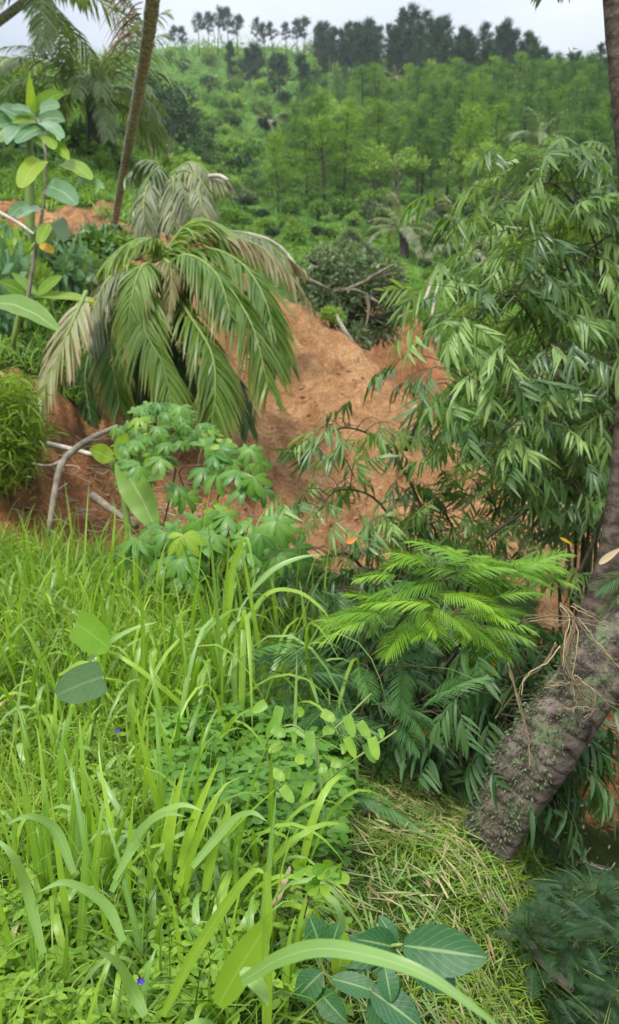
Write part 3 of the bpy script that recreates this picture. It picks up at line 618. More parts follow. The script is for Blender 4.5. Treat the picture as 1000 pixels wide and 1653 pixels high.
def part_frond(t, b0, pts, Lf, W=.04, mat='palm', nl=64, droop=1.2, fwd=.6, lift=0., hang=.25, start=.08, r0=.03, gaps=.0, label=None, S=5, flat=None, dry=False):
    """one frond of a fallen crown, its rachis through picture points with depths"""
    P = atc(pts, 22); ra, le = frond_geo(P, nl, Lf, W, droop, fwd, start, S, rng, r0, lift, gaps, hang, side=flat)
    f = link('frond', ra.mesh('frond', M['stalk' if not dry else 'tan'], b0), t); l = link('leaflets', le.mesh('leaflets', M[mat], b0), f)
    if label: f['label'] = label
    return f
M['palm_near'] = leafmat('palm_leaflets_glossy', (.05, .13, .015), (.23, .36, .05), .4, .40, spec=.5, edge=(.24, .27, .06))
M['palm_shade'] = leafmat('palm_leaflets_painted_shade', (.022, .065, .015), (.08, .17, .03), .25, .4)  # darkened copy of the leaflet colour, shade painted in
M['palm_pale'] = leafmat('palm_leaflets_bleached', (.20, .22, .08), (.42, .42, .24), .3, .4, edge=(.38, .26, .16))
b1 = at(290, 640, 10.3); b1[2] = ground(b1[0], b1[1])
t = thing('fallen_coconut_palm', 'large fallen coconut palm crown with glossy drooping fronds on the red earth', 'palm tree', b1)
g_ = G(); g_.add(*tube(atc([(250, 690, 10.6), (270, 560, 10.5), (275, 455, 10.3)], 8), [.2, .19, .14, .12, .1, .1, .1, .08], 10)); link('trunk', g_.mesh('trunk', M['bark_dark'], b1), t)
FR = [ # points (px, py, depth), leaflet length, material
 ([(268, 436, 10.2), (318, 420, 9.9), (362, 452, 9.6), (402, 520, 9.4), (438, 622, 9.3)], 1.05, 'palm_near'),
 ([(265, 430, 10.3), (330, 405, 10.2), (390, 425, 10.0), (425, 490, 9.8), (448, 585, 9.8)], 1.0, 'palm_near'),
 ([(262, 430, 10.4), (330, 388, 10.6), (400, 395, 10.6), (455, 425, 10.5), (500, 488, 10.5)], .80, 'palm_dry'),
 ([(262, 440, 10.2), (238, 452, 9.8), (240, 520, 9.4), (262, 590, 9.2), (284, 656, 9.1)], .85, 'palm_near'),
 ([(262, 440, 10.2), (300, 500, 9.7), (330, 560, 9.4), (348, 630, 9.3), (350, 700, 9.3)], .8, 'palm_near'),
 ([(258, 445, 10.2), (215, 480, 9.9), (188, 530, 9.7), (190, 590, 9.6), (197, 655, 9.6)], .75, 'palm_near'),
 ([(258, 440, 10.3), (215, 425, 10.0), (175, 445, 9.8), (152, 495, 9.7), (140, 550, 9.6)], .8, 'palm_grey'),
 ([(262, 430, 10.3), (250, 395, 10.2), (228, 380, 10.1), (200, 395, 10.0), (172, 440, 9.9)], .75, 'palm_near'),
 ([(265, 430, 10.4), (270, 395, 10.4), (305, 370, 10.4), (345, 372, 10.4), (375, 400, 10.4)], .8, 'palm_near'),
 ([(262, 445, 10.4), (310, 430, 10.3), (380, 452, 10.3), (430, 500, 10.2), (470, 580, 10.2)], .95, 'palm_near'),
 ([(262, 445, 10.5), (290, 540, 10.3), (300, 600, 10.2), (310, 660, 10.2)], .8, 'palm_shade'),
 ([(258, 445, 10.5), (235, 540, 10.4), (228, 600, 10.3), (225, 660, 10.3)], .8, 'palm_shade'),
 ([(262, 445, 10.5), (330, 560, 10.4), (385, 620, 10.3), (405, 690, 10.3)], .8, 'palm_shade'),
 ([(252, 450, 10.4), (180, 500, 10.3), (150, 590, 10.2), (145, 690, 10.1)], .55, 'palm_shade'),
 ([(262, 438, 10.1), (262, 420, 9.8), (272, 455, 9.6), (274, 520, 9.6)], .35, 'palm_dry'),
 ([(262, 440, 10.2), (235, 430, 9.7), (215, 470, 9.5), (205, 540, 9.4)], .8, 'palm_near'),
 ([(262, 440, 10.2), (300, 415, 9.8), (345, 440, 9.5), (372, 500, 9.3)], .8, 'palm_near'),
 ([(262, 440, 10.3), (340, 470, 10.0), (400, 480, 9.9), (440, 520, 9.8)], .8, 'palm_near')]
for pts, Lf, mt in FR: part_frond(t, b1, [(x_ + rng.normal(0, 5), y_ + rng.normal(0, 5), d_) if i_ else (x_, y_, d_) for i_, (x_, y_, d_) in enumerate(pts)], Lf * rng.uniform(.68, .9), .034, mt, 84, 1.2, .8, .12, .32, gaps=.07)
b2 = at(80, 640, 9.0); t = thing('fallen_palm_frond', 'pale bleached palm frond with a yellow stalk hanging left of the fallen palm crown', 'palm frond', b2)
part_frond(t, b2, [(140, 470, 9.3), (118, 520, 9.1), (92, 580, 9.0), (58, 662, 8.9)], .62, .045, 'palm_pale', 56, .9, 1.1, .1, .2, .05, .028)
b2 = at(285, 372, 14.0)
t = thing('fallen_coconut_palm', 'drooping dried grey-green palm crown on the lip of the earth slope by the leaning trunk', 'palm tree', b2)
for pts in [[(270, 290, 14.2), (300, 275, 13.9), (330, 300, 13.7), (342, 350, 13.7)], [(270, 290, 14.2), (255, 272, 13.9), (232, 300, 13.7), (212, 350, 13.6)], [(272, 288, 14.2), (285, 285, 13.8), (300, 320, 13.5), (305, 372, 13.5)],
            [(270, 288, 14.3), (262, 290, 13.9), (258, 330, 13.6), (262, 370, 13.6)], [(270, 280, 14.6), (250, 262, 14.5), (225, 262, 14.5), (200, 290, 14.4)], [(275, 282, 14.6), (310, 262, 14.5), (345, 285, 14.4), (366, 290, 14.4)],
            [(272, 288, 14.2), (280, 290, 13.7), (280, 330, 13.5), (282, 362, 13.4)], [(268, 290, 14.1), (240, 300, 13.7), (232, 335, 13.5), (236, 372, 13.5)], [(272, 290, 14.1), (315, 300, 13.7), (325, 335, 13.5), (322, 365, 13.5)]]:
    part_frond(t, b2, pts, .55, .04, ['palm_grey', 'palm_near', 'palm_grey', 'palm'][rng.integers(4)], 46, 1.4, .5, 0, .4, .1, gaps=.15)
b2 = at(430, 420, 12.5)
t = thing('fallen_palm_frond', 'dried silvery palm frond lying over the top of the earth slope', 'palm frond', b2)
part_frond(t, b2, [(350, 372, 13), (400, 378, 12.8), (440, 398, 12.7), (478, 445, 12.7)], .6, .045, 'palm_grey', 50, 1.5, .5, .1, .4)
part_frond(t, b2, [(355, 380, 13), (410, 384, 12.9), (455, 410, 12.8), (490, 435, 12.9)], .5, .045, 'palm_dry', 46, 1.6, .5, .1, .4)
g_ = G(); g_.add(*tube(atc([(330, 372, 13.2), (405, 378, 12.9), (452, 398, 12.9), (488, 443, 12.9)], 10), .03, 6)); link('stalk', g_.mesh('stalk', M['bark_pale'], b2), t)
b2 = at(350, 290, 20)
t = thing('dead_twig', 'short pale curved dead twig sticking out beside the dried palm crown', 'twig', b2); t['label'] = 'short pale curved dead twig sticking out right of the dried palm crown'
g_ = G(); g_.add(*tube(atc([(338, 285, 14.3), (355, 284, 14.2), (368, 292, 14.2)], 7), .04, 5)); link('twig', g_.mesh('twig', M['bark_pale'], b2), t)

# felled leafy tree behind the slide
b3 = at(560, 540, 19.0); q, _ = hit(600, 560, 17); b3 = at(565, 530, 19.5)
t = thing('felled_tree', 'uprooted grey-green leafy tree lying over the crest with bare grey branches', 'tree', b3)
g_ = G(); br = G(); TX = [[(545, 560, 19.4), (560, 500, 19.2), (545, 440, 19)], [(560, 520, 19.2), (600, 480, 18.8), (640, 450, 18.6)], [(550, 470, 19), (520, 430, 18.9), (500, 420, 18.9)], [(560, 500, 19.2), (620, 520, 19), (640, 480, 18.9)]]
for p_ in TX: g_.add(*tube(atc(p_, 8), np.linspace(.13, .04, 8), 7))
link('trunk', g_.mesh('trunk', M['bark_dark'], b3), t)
for p_ in [[(540, 470, 18.4), (575, 468, 18.2), (600, 482, 18.2)], [(560, 468, 18.3), (590, 455, 18.1), (640, 440, 18.1)], [(592, 478, 18.2), (596, 500, 18.2), (590, 530, 18.2)], [(600, 482, 18.2), (612, 488, 18.1)], [(500, 452, 18.4), (540, 470, 18.4)], [(590, 455, 18.1), (612, 440, 18.0), (640, 425, 18)]]:
    x_ = G(); x_.add(*tube(atc(p_, 8), np.linspace(.055, .018, 8), 5)); link('branch', x_.mesh('branch', M['bark'], b3), t)
cr_ = G()
for (cx, cy, cr, m_) in [(520, 430, 36, 300), (555, 425, 34, 300), (545, 470, 42, 380), (590, 460, 36, 260), (625, 460, 34, 260), (640, 490, 32, 240), (600, 510, 40, 360), (560, 530, 34, 260), (625, 440, 28, 200), (500, 460, 26, 180), (575, 548, 26, 160), (620, 530, 26, 160), (520, 490, 30, 160)]:
    c = at(cx, cy, 19 + rng.normal(0, .3)); rad = cr / FPX * 19; k = int(m_ * 1.5); dd = rand_dirs(k); cr_.add(*ribbons(c + dd * rad * (rng.random((k, 1)) ** .4) * [1, 1.3, 1], nrm(dd + rng.normal(0, .7, (k, 3))), rand_dirs(k), .16, .07, .3, 2, 'oval', tint=np.clip(rng.random() * .5 + .5 * rng.random(k), 0, 1)))
link('foliage', cr_.mesh('foliage', M['bush_grey'], b3), t)
def stick(name, label, cat, pts, r, mat, twigs=(), group=None, n=10, sides=7):
    P = atc(pts, n); b = P[0]; t = thing(name, label, cat, b, group=group); g_ = G(); g_.add(*tube(P, np.linspace(r, r * .6, n) if np.isscalar(r) else np.interp(np.linspace(0, 1, n), np.linspace(0, 1, len(r)), r), sides)); link('stem', g_.mesh('stem', M[mat], b), t)
    for tp, r2 in twigs:
        g_ = G(); g_.add(*tube(atc(tp, 7), np.linspace(r2, r2 * .4, 7), 5)); link('branch', g_.mesh('branch', M[mat], b), t)
    return t
stick('broken_trunk', 'short pale broken trunk leaning on the crest of the earth slope', 'trunk', [(568, 552, 15.6), (554, 530, 15.4), (543, 508, 15.4)], .055, 'bark_pale')
q = at(535, 505, 15.6); plant('shrub', 'small bright green shrub at the crest beside the pale broken trunk', 'shrub', B_l[0], q - [0, 0, .3], .33, tilt=.2)
stick('leaning_pole', 'long pale bare pole leaning right above the brown clearing', 'pole', [(681, 500, 27), (694, 465, 27), (706, 432, 27)], .075, 'bark_pale')
stick('leaning_pole', 'shorter pale bare pole standing just right of the long leaning one', 'pole', [(697, 512, 26.5), (704, 475, 26.5), (709, 455, 26.5)], .05, 'bark_pale')
stick('leaning_pole', 'thin pale pole farthest right beyond the brown clearing, half behind bamboo leaves', 'pole', [(738, 505, 26), (745, 470, 26), (750, 455, 26)], .05, 'bark_pale')
stick('fallen_log', 'bleached fallen log lying on the earth low on the right behind the bamboo', 'log', [(972, 868, 8.6), (930, 830, 8.9), (880, 790, 9.4)], .075, 'bark_pale')
stick('bare_sapling', 'thin bare grey sapling behind the bamboo at the right edge', 'sapling', [(955, 625, 9), (962, 560, 9), (975, 530, 9), (1004, 505, 9)], .02, 'bark', [([(962, 560, 9), (958, 590, 9)], .012)])

# ---------------------------------------------------------------- hillside plants on the left
def leaf(parent, b0, pb, pt, W, mat, name='leaf', droop=.5, prof='oval', fold=.25, S=7, face=None, wave=0.03, pet=None, tint=None, label=None, petmat='stalk', petr=.004):
    """one leaf from pb to pt, both world points; face = direction the blade faces"""
    pb, pt = np.asarray(pb, float), np.asarray(pt, float); dv = pt - pb; L = np.linalg.norm(dv); face = np.asarray(face if face is not None else [0.1, -.75, .6]) + rng.normal(0, .12, 3)
    dn = dv / L; dn[2] += droop * .5; sd_ = np.cross(dn, face)
    g_ = G(); g_.add(*ribbons(pb, dn, sd_, L * (1 + .05 * droop), W, droop, S, prof, fold, tint=[rng.random() if tint is None else tint], wave=wave))
    o = link(name, g_.mesh(name, M[mat], b0), parent)
    if label: o['label'] = label
    if pet is not None:
        g2 = G(); g2.add(*tube(curve([pet, (np.asarray(pet) + pb) / 2 + [0, 0, L * .06], pb], 5), petr, 5)); link('petiole', g2.mesh('petiole', M[petmat], b0), o)
    return o
# sapling with broad heart-shaped leaves
b4 = at(44, 485, 8.0); t = thing('broad_leaved_sapling', 'slender sapling with big pale heart-shaped leaves on the left hillside', 'sapling', b4)
S4 = atc([(44, 490, 8.0), (52, 440, 8), (62, 380, 8), (72, 320, 8.1), (74, 250, 8.2), (62, 190, 8.3)], 20); g_ = G(); g_.add(*tube(S4, np.linspace(.022, .012, 20), 6)); link('stem', g_.mesh('stem', M['bark'], b4), t)
for (bx, by, tx, ty, wd, mt) in [(66, 256, 38, 308, 40, 'lime'), (100, 262, 146, 294, 34, 'lime'), (76, 300, 122, 335, 42, 'blue_leaf'), (48, 330, 18, 352, 26, 'blue_leaf'), (68, 335, 30, 355, 28, 'blue_leaf'), (92, 355, 104, 392, 30, 'bush_dark'), (80, 360, 66, 398, 26, 'lime'), (125, 292, 168, 306, 18, 'blue_leaf'), (72, 205, 30, 235, 30, 'blue_leaf'), (66, 196, 100, 228, 30, 'blue_leaf'), (58, 195, 22, 200, 24, 'lime'), (70, 215, 88, 245, 26, 'lime'), (52, 180, 20, 176, 22, 'blue_leaf'), (64, 178, 96, 172, 24, 'blue_leaf'), (80, 230, 110, 262, 22, 'lime')]:
    i = np.argmin(np.abs(proj(S4)[1] - by - 8)); leaf(t, b4, at(bx, by, 7.9), at(tx, ty, 7.7), wd / FPX * 7.8 * .85, mt, prof='heart', pet=S4[i], fold=.15, droop=.8)
leaf(t, b4, at(66, 394, 7.9), at(86, 410, 7.8), .11, 'yellow', pet=S4[7])
# banana-like plant at the left edge, top
b4 = at(40, 300, 15); b4[2] = ground(b4[0], b4[1])
t = thing('banana_plant', 'young banana plant with bluish broad leaves and one upright lime spear leaf', 'banana plant', b4)
top4 = at(48, 205, 15); g_ = G(); g_.add(*tube(curve([b4 - [0, 0, .2], top4], 6), [.12, .1, .1, .08, .07, .05], 8)); link('stem', g_.mesh('stem', M['stalk'], b4), t)
for (tx, ty, wd, mt) in [(48, 122, 12, 'lime'), (2, 165, 24, 'blue_leaf'), (-14, 205, 26, 'blue_leaf'), (14, 240, 26, 'blue_leaf'), (96, 138, 20, 'banana'), (104, 190, 24, 'blue_leaf'), (96, 232, 24, 'blue_leaf'), (20, 176, 22, 'blue_leaf'), (70, 245, 22, 'banana'), (-10, 240, 24, 'banana')]:
    leaf(t, b4, top4 + rng.normal(0, .03, 3), at(tx, ty, 14.6 + rng.normal(0, .3)), wd / FPX * 15 * 1.4, mt, droop=.1 if tx == 48 else .9, fold=.3, S=8, pet=None)
# banana leaves reaching in from the left
b4 = at(-20, 560, 6.3); t = thing('banana_plant', 'banana plant at the left edge sending one broad ribbed leaf over the earth', 'banana plant', b4)
g_ = G(); g_.add(*tube(atc([(-40, 700, 6.5), (-30, 600, 6.4), (-20, 505, 6.4)], 6), [.1, .09, .08, .07, .05, .04], 8)); link('stem', g_.mesh('stem', M['stalk'], b4), t)
leaf(t, b4, at(-25, 488, 6.3), at(94, 540, 6.0), .20, 'banana', droop=.9, S=10, fold=.25)
leaf(t, b4, at(-20, 500, 6.4), at(-120, 470, 6.4), .22, 'banana', droop=.9, S=10); leaf(t, b4, at(-20, 500, 6.4), at(-90, 560, 6.0), .22, 'banana', droop=1.2, S=10)
b4 = at(10, 490, 9.4); t = thing('banana_plant', 'small banana plant with yellowing leaves edged orange left of the fallen palm', 'banana plant', b4)
g_ = G(); g_.add(*tube(atc([(20, 560, 9.6), (35, 500, 9.5), (60, 478, 9.4)], 6), .035, 7)); link('stem', g_.mesh('stem', M['stalk'], b4), t)
for bx, by, tx, ty, wd, mt in [(62, 478, 156, 488, 12, 'lime'), (50, 480, 0, 452, 18, 'banana'), (60, 476, 20, 440, 16, 'banana'), (130, 482, 154, 492, 10, 'yellow'), (60, 476, 100, 445, 14, 'banana')]:
    leaf(t, b4, at(bx, by, 9.4), at(tx, ty, 9.2), wd / FPX * 9.4 * 1.4, mt, droop=.4)
# shrubs filling the left hillside
BL2 = [bush_parts(v + 20, M['bush_light'], .24, 620) for v in range(2)] + [bush_parts(v + 22, M['bush'], .24, 620) for v in range(2)] + [bush_parts(24, M['bush_grey'], .26, 620)]
for k, (px, py, wp, lab) in enumerate([(20, 450, 90, 'pale leafy shrub at the left edge above the banana leaves'), (95, 450, 90, 'light shrub just above the yellowing banana leaf'), (150, 420, 85, 'leafy shrub between the sapling and the fallen palm'), (60, 480, 80, 'shrub at the foot of the broad-leaved sapling'), (10, 408, 60, 'shrub at the left edge below the bare strip of earth'), (110, 410, 60, 'light shrub right of the heart-leaved sapling'), (185, 410, 50, 'shrub at the foot of the leaning palm trunk'), (20, 520, 90, 'shrub behind the broad banana leaf at the left edge'), (110, 540, 80, 'shrub behind the bleached palm frond'), (165, 470, 80, 'shrub under the left fronds of the fallen palm')]):
    q, d = hit(px, py, 8.5)
    if not np.isnan(d[0]): s = wp / 2 / FPX * d[0]; plant('shrub', lab, 'shrub', BL2[k % 5], q[0] - [0, 0, .15], s)
def bz(px, py):
    return 'under the hillside palms' if py < 310 else 'on the bank just above the ledge' if py > 470 else 'at the left edge of the bank' if px < 50 else 'around the sapling stem' if px < 130 else 'at the foot of the leaning palm trunk'
BL3 = [bush_parts(v + 30, M[m_], .42, 170, stemh=.2) for v, m_ in enumerate(['lime', 'blue_leaf', 'bush_light', 'blue_leaf', 'bush_grey'])]
for k in range(84):
    px = rng.uniform(-20, 235); py = [rng.uniform(400, 470), rng.uniform(470, 560), rng.uniform(400, 450), rng.uniform(240, 280)][k % 4]
    if py > 470 and px > 130: continue
    _o = put_bush(px, py, rng.uniform(34, 74) * (1.3 if k % 4 == 1 else 1), BL3, 'broad-leaved shrub with large pale leaves ' + bz(px, py), 'broad-leaved shrubs ' + bz(px, py), 8.0, rng.uniform(1.5, 2.1) if k % 4 == 1 else rng.uniform(.8, 1.3))
    if _o: _o.name = 'broad_leaved_plant'
for k in range(26):
    px = rng.uniform(-20, 215); py = rng.uniform(255, 290) if k % 2 else rng.uniform(380, 470); put_bush(px, py, rng.uniform(24, 46), [B_l, BL2, B_g][k % 3], 'small leafy shrub on the left hillside', 'small shrubs on the left hillside', 11)
put_bush(165, 285, 50, B_l, 'bright green bush just left of the leaning palm trunk', None, 14, 1.1)
put_bush(120, 282, 44, B_g, 'green bush under the large hillside palm', None, 14, 1.0)
# fallen debris: poles and twigs on the left
stick('fallen_branch', 'thin pale branch lying across the earth at the far left', 'branch', [(-10, 338, 12), (30, 360, 11.8), (55, 378, 11.6)], .03, 'bark_pale')
stick('dead_branch', 'crooked bare dead branch hanging down the earth bank at left', 'branch', [(78, 862, 6.6), (90, 790, 6.7), (102, 745, 6.8), (140, 712, 7.0), (190, 688, 7.2)], [.02, .028, .03, .028, .018], 'bark', [([(104, 742, 6.8), (80, 752, 6.8), (52, 748, 6.8)], .018), ([(88, 795, 6.7), (110, 780, 6.7)], .012), ([(140, 712, 7), (180, 708, 7)], .012)], n=18)
stick('fallen_log', 'pale slim log lying across the ledge left of the cassava', 'log', [(70, 716, 8.6), (110, 724, 8.4), (165, 738, 8.2)], .035, 'bark_pale')
stick('fallen_log', 'darker log sloping down the ledge behind the lime banana leaf', 'log', [(150, 800, 7.2), (180, 822, 7.0), (222, 850, 6.8)], .04, 'bark')

# turf and grasses on banks
def turf(n, r0_, r1_, a0, a1, name, mat, L0, L1, W0, W1, label, lean=.5, droop=1.3, S=3, keep=None, lift=0., prof='grass', pos=None, cat='grass', fold=0.):
    if pos is None:
        th = np.radians(rng.uniform(a0, a1, n)); r = np.sqrt(rng.uniform(r0_ ** 2, r1_ ** 2, n)) if r1_ < 12 else np.exp(rng.uniform(math.log(r0_), math.log(r1_), n)); x = r * np.sin(th); y = r * np.cos(th)
    else: x, y = pos
    z = H(x, y); k = np.ones(len(x), bool)
    if keep is not None: k = keep(x, y, z)
    x, y, z = x[k], y[k], z[k]; m = len(x)
    tn = np.clip(.5 + fbm(x + 5, y, 2, 1.7) * .6 + rng.normal(0, .22, m), 0, 1)
    d = nrm(np.stack([rng.normal(0, lean, m), rng.normal(0, lean, m), np.ones(m)], -1))
    g_ = G(); g_.add(*ribbons(np.stack([x, y, z - .02 + lift * rng.random(m)], -1), d, rand_dirs(m) * [1, 1, .15], rng.uniform(L0, L1, m), rng.uniform(W0, W1, m), droop * (.4 + rng.random(m)), S, prof, fold, tint=tn))
    return tag(link(name, g_.mesh(name, mat)), label, cat, kind='stuff')
M['grass_far'] = leafmat('hill_grass', (.06, .15, .02), (.17, .32, .04), .4, .5, seed=0)
M['grass_bank'] = leafmat('bank_grass', (.10, .22, .03), (.28, .44, .07), .4, .45, seed=0)
turf(9000, 15, 26, -26, -11, 'hillside_grass', M['grass_bank'], .2, .5, .02, .04, 'bright green grass on the left hillside under the palms', keep=lambda x, y, z: soil_mask(x, y)[0] < .5)
turf(6000, 8.0, 14.9, -27, -13, 'bank_grass', M['grass_bank'], .15, .4, .012, .03, 'rough grass and weeds on the left bank', keep=lambda x, y, z: (soil_mask(x, y)[0] < .5))
turf(14000, 21, 44, 6, 26, 'terrace_grass', M['grass_far'], .25, .6, .05, .1, 'light green grass on the terraces behind the bamboo', keep=lambda x, y, z: soil_mask(x, y)[0] < .4)
# roots and twigs sticking out of the slipped earth
def roots():
    g_ = G(); n = 420; px = np.concatenate([rng.uniform(-20, 330, 260), rng.uniform(330, 760, 110), rng.uniform(880, 1010, 50)]); py = np.concatenate([rng.uniform(700, 860, 260), rng.uniform(560, 880, 110), rng.uniform(1150, 1420, 50)]); q, d = hit(px, py, 3.5)
    for k in range(n):
        if np.isnan(d[k]) or d[k] > 18: continue
        a = rng.random() * 6.28; L = rng.uniform(.08, .42); dr = np.array([math.cos(a), math.sin(a) * .5 - .3, rng.uniform(-.35, .5)]) * L
        g_.add(*tube(curve([q[k] - dr * .2, q[k] + dr * .5 + rng.normal(0, .04, 3), q[k] + dr + rng.normal(0, .06, 3)], 6), np.linspace(1, .3, 6) * rng.uniform(.003, .012), 4, tint=rng.random(), cap=False))
    tag(link('roots', g_.mesh('roots', leafmat('root_wood', (.12, .08, .05), (.42, .34, .24), 0, .8, seed=0))), 'thin torn roots and twigs littering the slipped earth', 'roots', kind='stuff')
roots()
# clods and stones on the bare earth
def clods():
    n = 5200; th = np.radians(rng.uniform(-27, 27, n)); r = np.exp(rng.uniform(math.log(4.4), math.log(24), n)); x = r * np.sin(th); y = r * np.cos(th); s, _, _ = soil_mask(x, y); k = s > .8; x, y, r = x[k], y[k], r[k]
    z = H(x, y) + .02; m = len(x); a = np.linspace(0, 2 * np.pi, 6)[:-1]
    base = np.concatenate([[[0, 0, 1.0]], np.stack([np.cos(a), np.sin(a), 0.25 + 0 * a], -1), np.stack([np.cos(a + .6) * .9, np.sin(a + .6) * .9, -.6 + 0 * a], -1)])
    tri = [[0, 1 + i, 1 + (i + 1) % 5, 1 + (i + 1) % 5] for i in range(5)] + [[1 + i, 6 + i, 6 + (i + 1) % 5, 1 + (i + 1) % 5] for i in range(5)]
    sz = r * .0011 * (.4 + rng.random(m) ** 5 * 3.5); V = base[None] * (sz[:, None, None] * rng.uniform(.5, 1.4, (m, 1, 3))) * rng.uniform(.7, 1.3, (m, 11, 1)) + np.stack([x, y, z], -1)[:, None]
    tri = np.array(tri); F = (tri[None] + (np.arange(m) * 11)[:, None, None]).reshape(-1, 4); F[F[:, 2] == F[:, 3]] = F[F[:, 2] == F[:, 3]]
    quads = F[F[:, 2] != F[:, 3]]; tr_ = F[F[:, 2] == F[:, 3]]
    mid_ = np.concatenate([quads, np.stack([tr_[:, 0], tr_[:, 1], tr_[:, 2], tr_[:, 0]], -1)]) if 0 else quads
    mt = leafmat('earth_clod', (.20, .09, .045), (.42, .26, .16), 0, .95, seed=0, spec=.1)
    V = V.reshape(-1, 3); T = np.repeat(rng.random(m), 11)
    me = bpy.data.meshes.new('soil_clods'); me.from_pydata(V.tolist(), [], [list(q) for q in quads] + [list(q[:3]) for q in tr_]); a_ = me.attributes.new('tint', 'FLOAT', 'POINT'); a_.data.foreach_set('value', T.astype(np.float32)); me.materials.append(mt)
    tag(link('soil_clods', me), 'clods and small stones scattered over the bare red earth', 'earth clods', kind='stuff')
clods()
# ================================================================ bamboo, understorey and the two near trunks on the right
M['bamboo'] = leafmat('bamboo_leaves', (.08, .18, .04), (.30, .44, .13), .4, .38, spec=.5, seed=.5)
M['bamboo_dark'] = leafmat('shaded_bamboo_leaves', (.022, .065, .018), (.08, .165, .045), .25, .4, seed=.5)  # bamboo leaf colour darkened, so the hollow's shade is in the leaves
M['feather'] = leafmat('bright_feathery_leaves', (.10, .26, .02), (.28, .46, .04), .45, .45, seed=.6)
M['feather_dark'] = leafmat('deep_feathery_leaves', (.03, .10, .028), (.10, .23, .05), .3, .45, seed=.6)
M['grass'] = leafmat('tall_grass_blades', (.10, .235, .02), (.33, .50, .05), .42, .36, rib=(.34, .46, .12), spec=.5, seed=.5)
M['grass_blue'] = leafmat('bluish_grass_blades', (.12, .26, .05), (.29, .45, .12), .35, .34, rib=(.32, .44, .2), spec=.55, seed=.5)
M['turf'] = leafmat('short_grass', (.055, .13, .012), (.29, .43, .04), .4, .45, seed=0)
M['straw'] = leafmat('cut_straw', (.13, .14, .045), (.44, .38, .18), .15, .6, seed=0, tr=(1, 1, .7))
M['weed'] = leafmat('weed_leaves', (.08, .20, .018), (.30, .48, .045), .38, .4, rib=(.22, .36, .08), seed=0)
M['weed_dark'] = leafmat('deep_green_weed_leaves', (.055, .17, .02), (.19, .37, .04), .4, .4, rib=(.16, .30, .07), seed=.4)
M['big_leaf'] = leafmat('serrate_dark_leaf', (.018, .085, .028), (.05, .15, .045), .2, .48, rib=(.24, .36, .13), veins=7, spec=.35)
M['vine_leaf'] = leafmat('vine_leaf', (.09, .23, .02), (.30, .48, .04), .4, .4, rib=(.22, .38, .08), veins=6)
M['round_dull'] = leafmat('dull_round_leaf', (.06, .13, .045), (.11, .20, .07), .3, .5, rib=(.16, .26, .1), veins=5)
M['twig'] = leafmat('twig_bark', (.03, .022, .012), (.10, .075, .04), 0, .8)
M['red_stem'] = leafmat('reddish_stem', (.10, .035, .02), (.16, .06, .03), 0, .6)
M['culm'] = leafmat('bamboo_culm', (.035, .05, .015), (.09, .11, .04), 0, .5)

# bamboo leaf sprays
def rotw(az, tilt, roll=0.0):
    return (Matrix.Rotation(tilt, 3, 'X') @ Matrix.Rotation(az, 3, 'Z') @ Matrix.Rotation(roll, 3, 'Y')).to_euler()
def spray_mesh(v, mat, nl=9, Ls=.155, Ws=.020):
    g = np.random.default_rng(900 + v); g_ = G(); P = np.array([[0, 0, 0], [.09, 0, .0], [.18, 0, -.03]]); g_.add(*tube(curve(P, 5), .0022, 3, cap=False))
    q = np.linspace(.02, .18, nl)[:, None] * [1, 0, -.12]; az = np.where(np.arange(nl) % 2 == 0, 1, -1) * (.35 + .5 * g.random(nl)); az[-1] = 0
    d = np.stack([np.cos(az), np.sin(az), -.15 - .6 * g.random(nl)], -1); sd_ = nrm(np.cross(d, [0, 0, 1.0]) + g.normal(0, .3, (nl, 3)))
    g_.add(*ribbons(q, d, sd_, Ls * (.7 + .5 * g.random(nl)), Ws * (.75 + .5 * g.random(nl)), .5 + .8 * g.random(nl), 5, 'lance', .3, tint=g.random(nl)))
    m2 = 9; az2 = np.where(np.arange(m2) % 2 == 0, 1, -1) * (.5 + .6 * g.random(m2)); q2 = np.array([.06, .05, -.05]) + np.linspace(.0, .14, m2)[:, None] * [.7, .75, -.3]
    d2 = np.stack([np.cos(az2 + .8), np.sin(az2 + .8), -.3 - .7 * g.random(m2)], -1); g_.add(*tube([[.03, 0, 0], q2[0], q2[-1]], .0018, 3, cap=False))
    g_.add(*ribbons(q2, d2, nrm(np.cross(d2, [0, 0, 1.0]) + g.normal(0, .3, (m2, 3))), Ls * (.6 + .5 * g.random(m2)), Ws * (.75 + .4 * g.random(m2)), .5 + .8 * g.random(m2), 5, 'lance', .3, tint=g.random(m2)))
    return g_.mesh('leaf_spray', mat)
M['bamboo_mid'] = leafmat('older_bamboo_leaves', (.04, .10, .03), (.13, .23, .07), .35, .35, spec=.6)
SPB = [spray_mesh(v, M['bamboo' if v % 3 else 'bamboo_mid']) for v in range(9)]; SPD = [spray_mesh(v + 10, M['bamboo_dark'], 10, .15, .022) for v in range(5)]
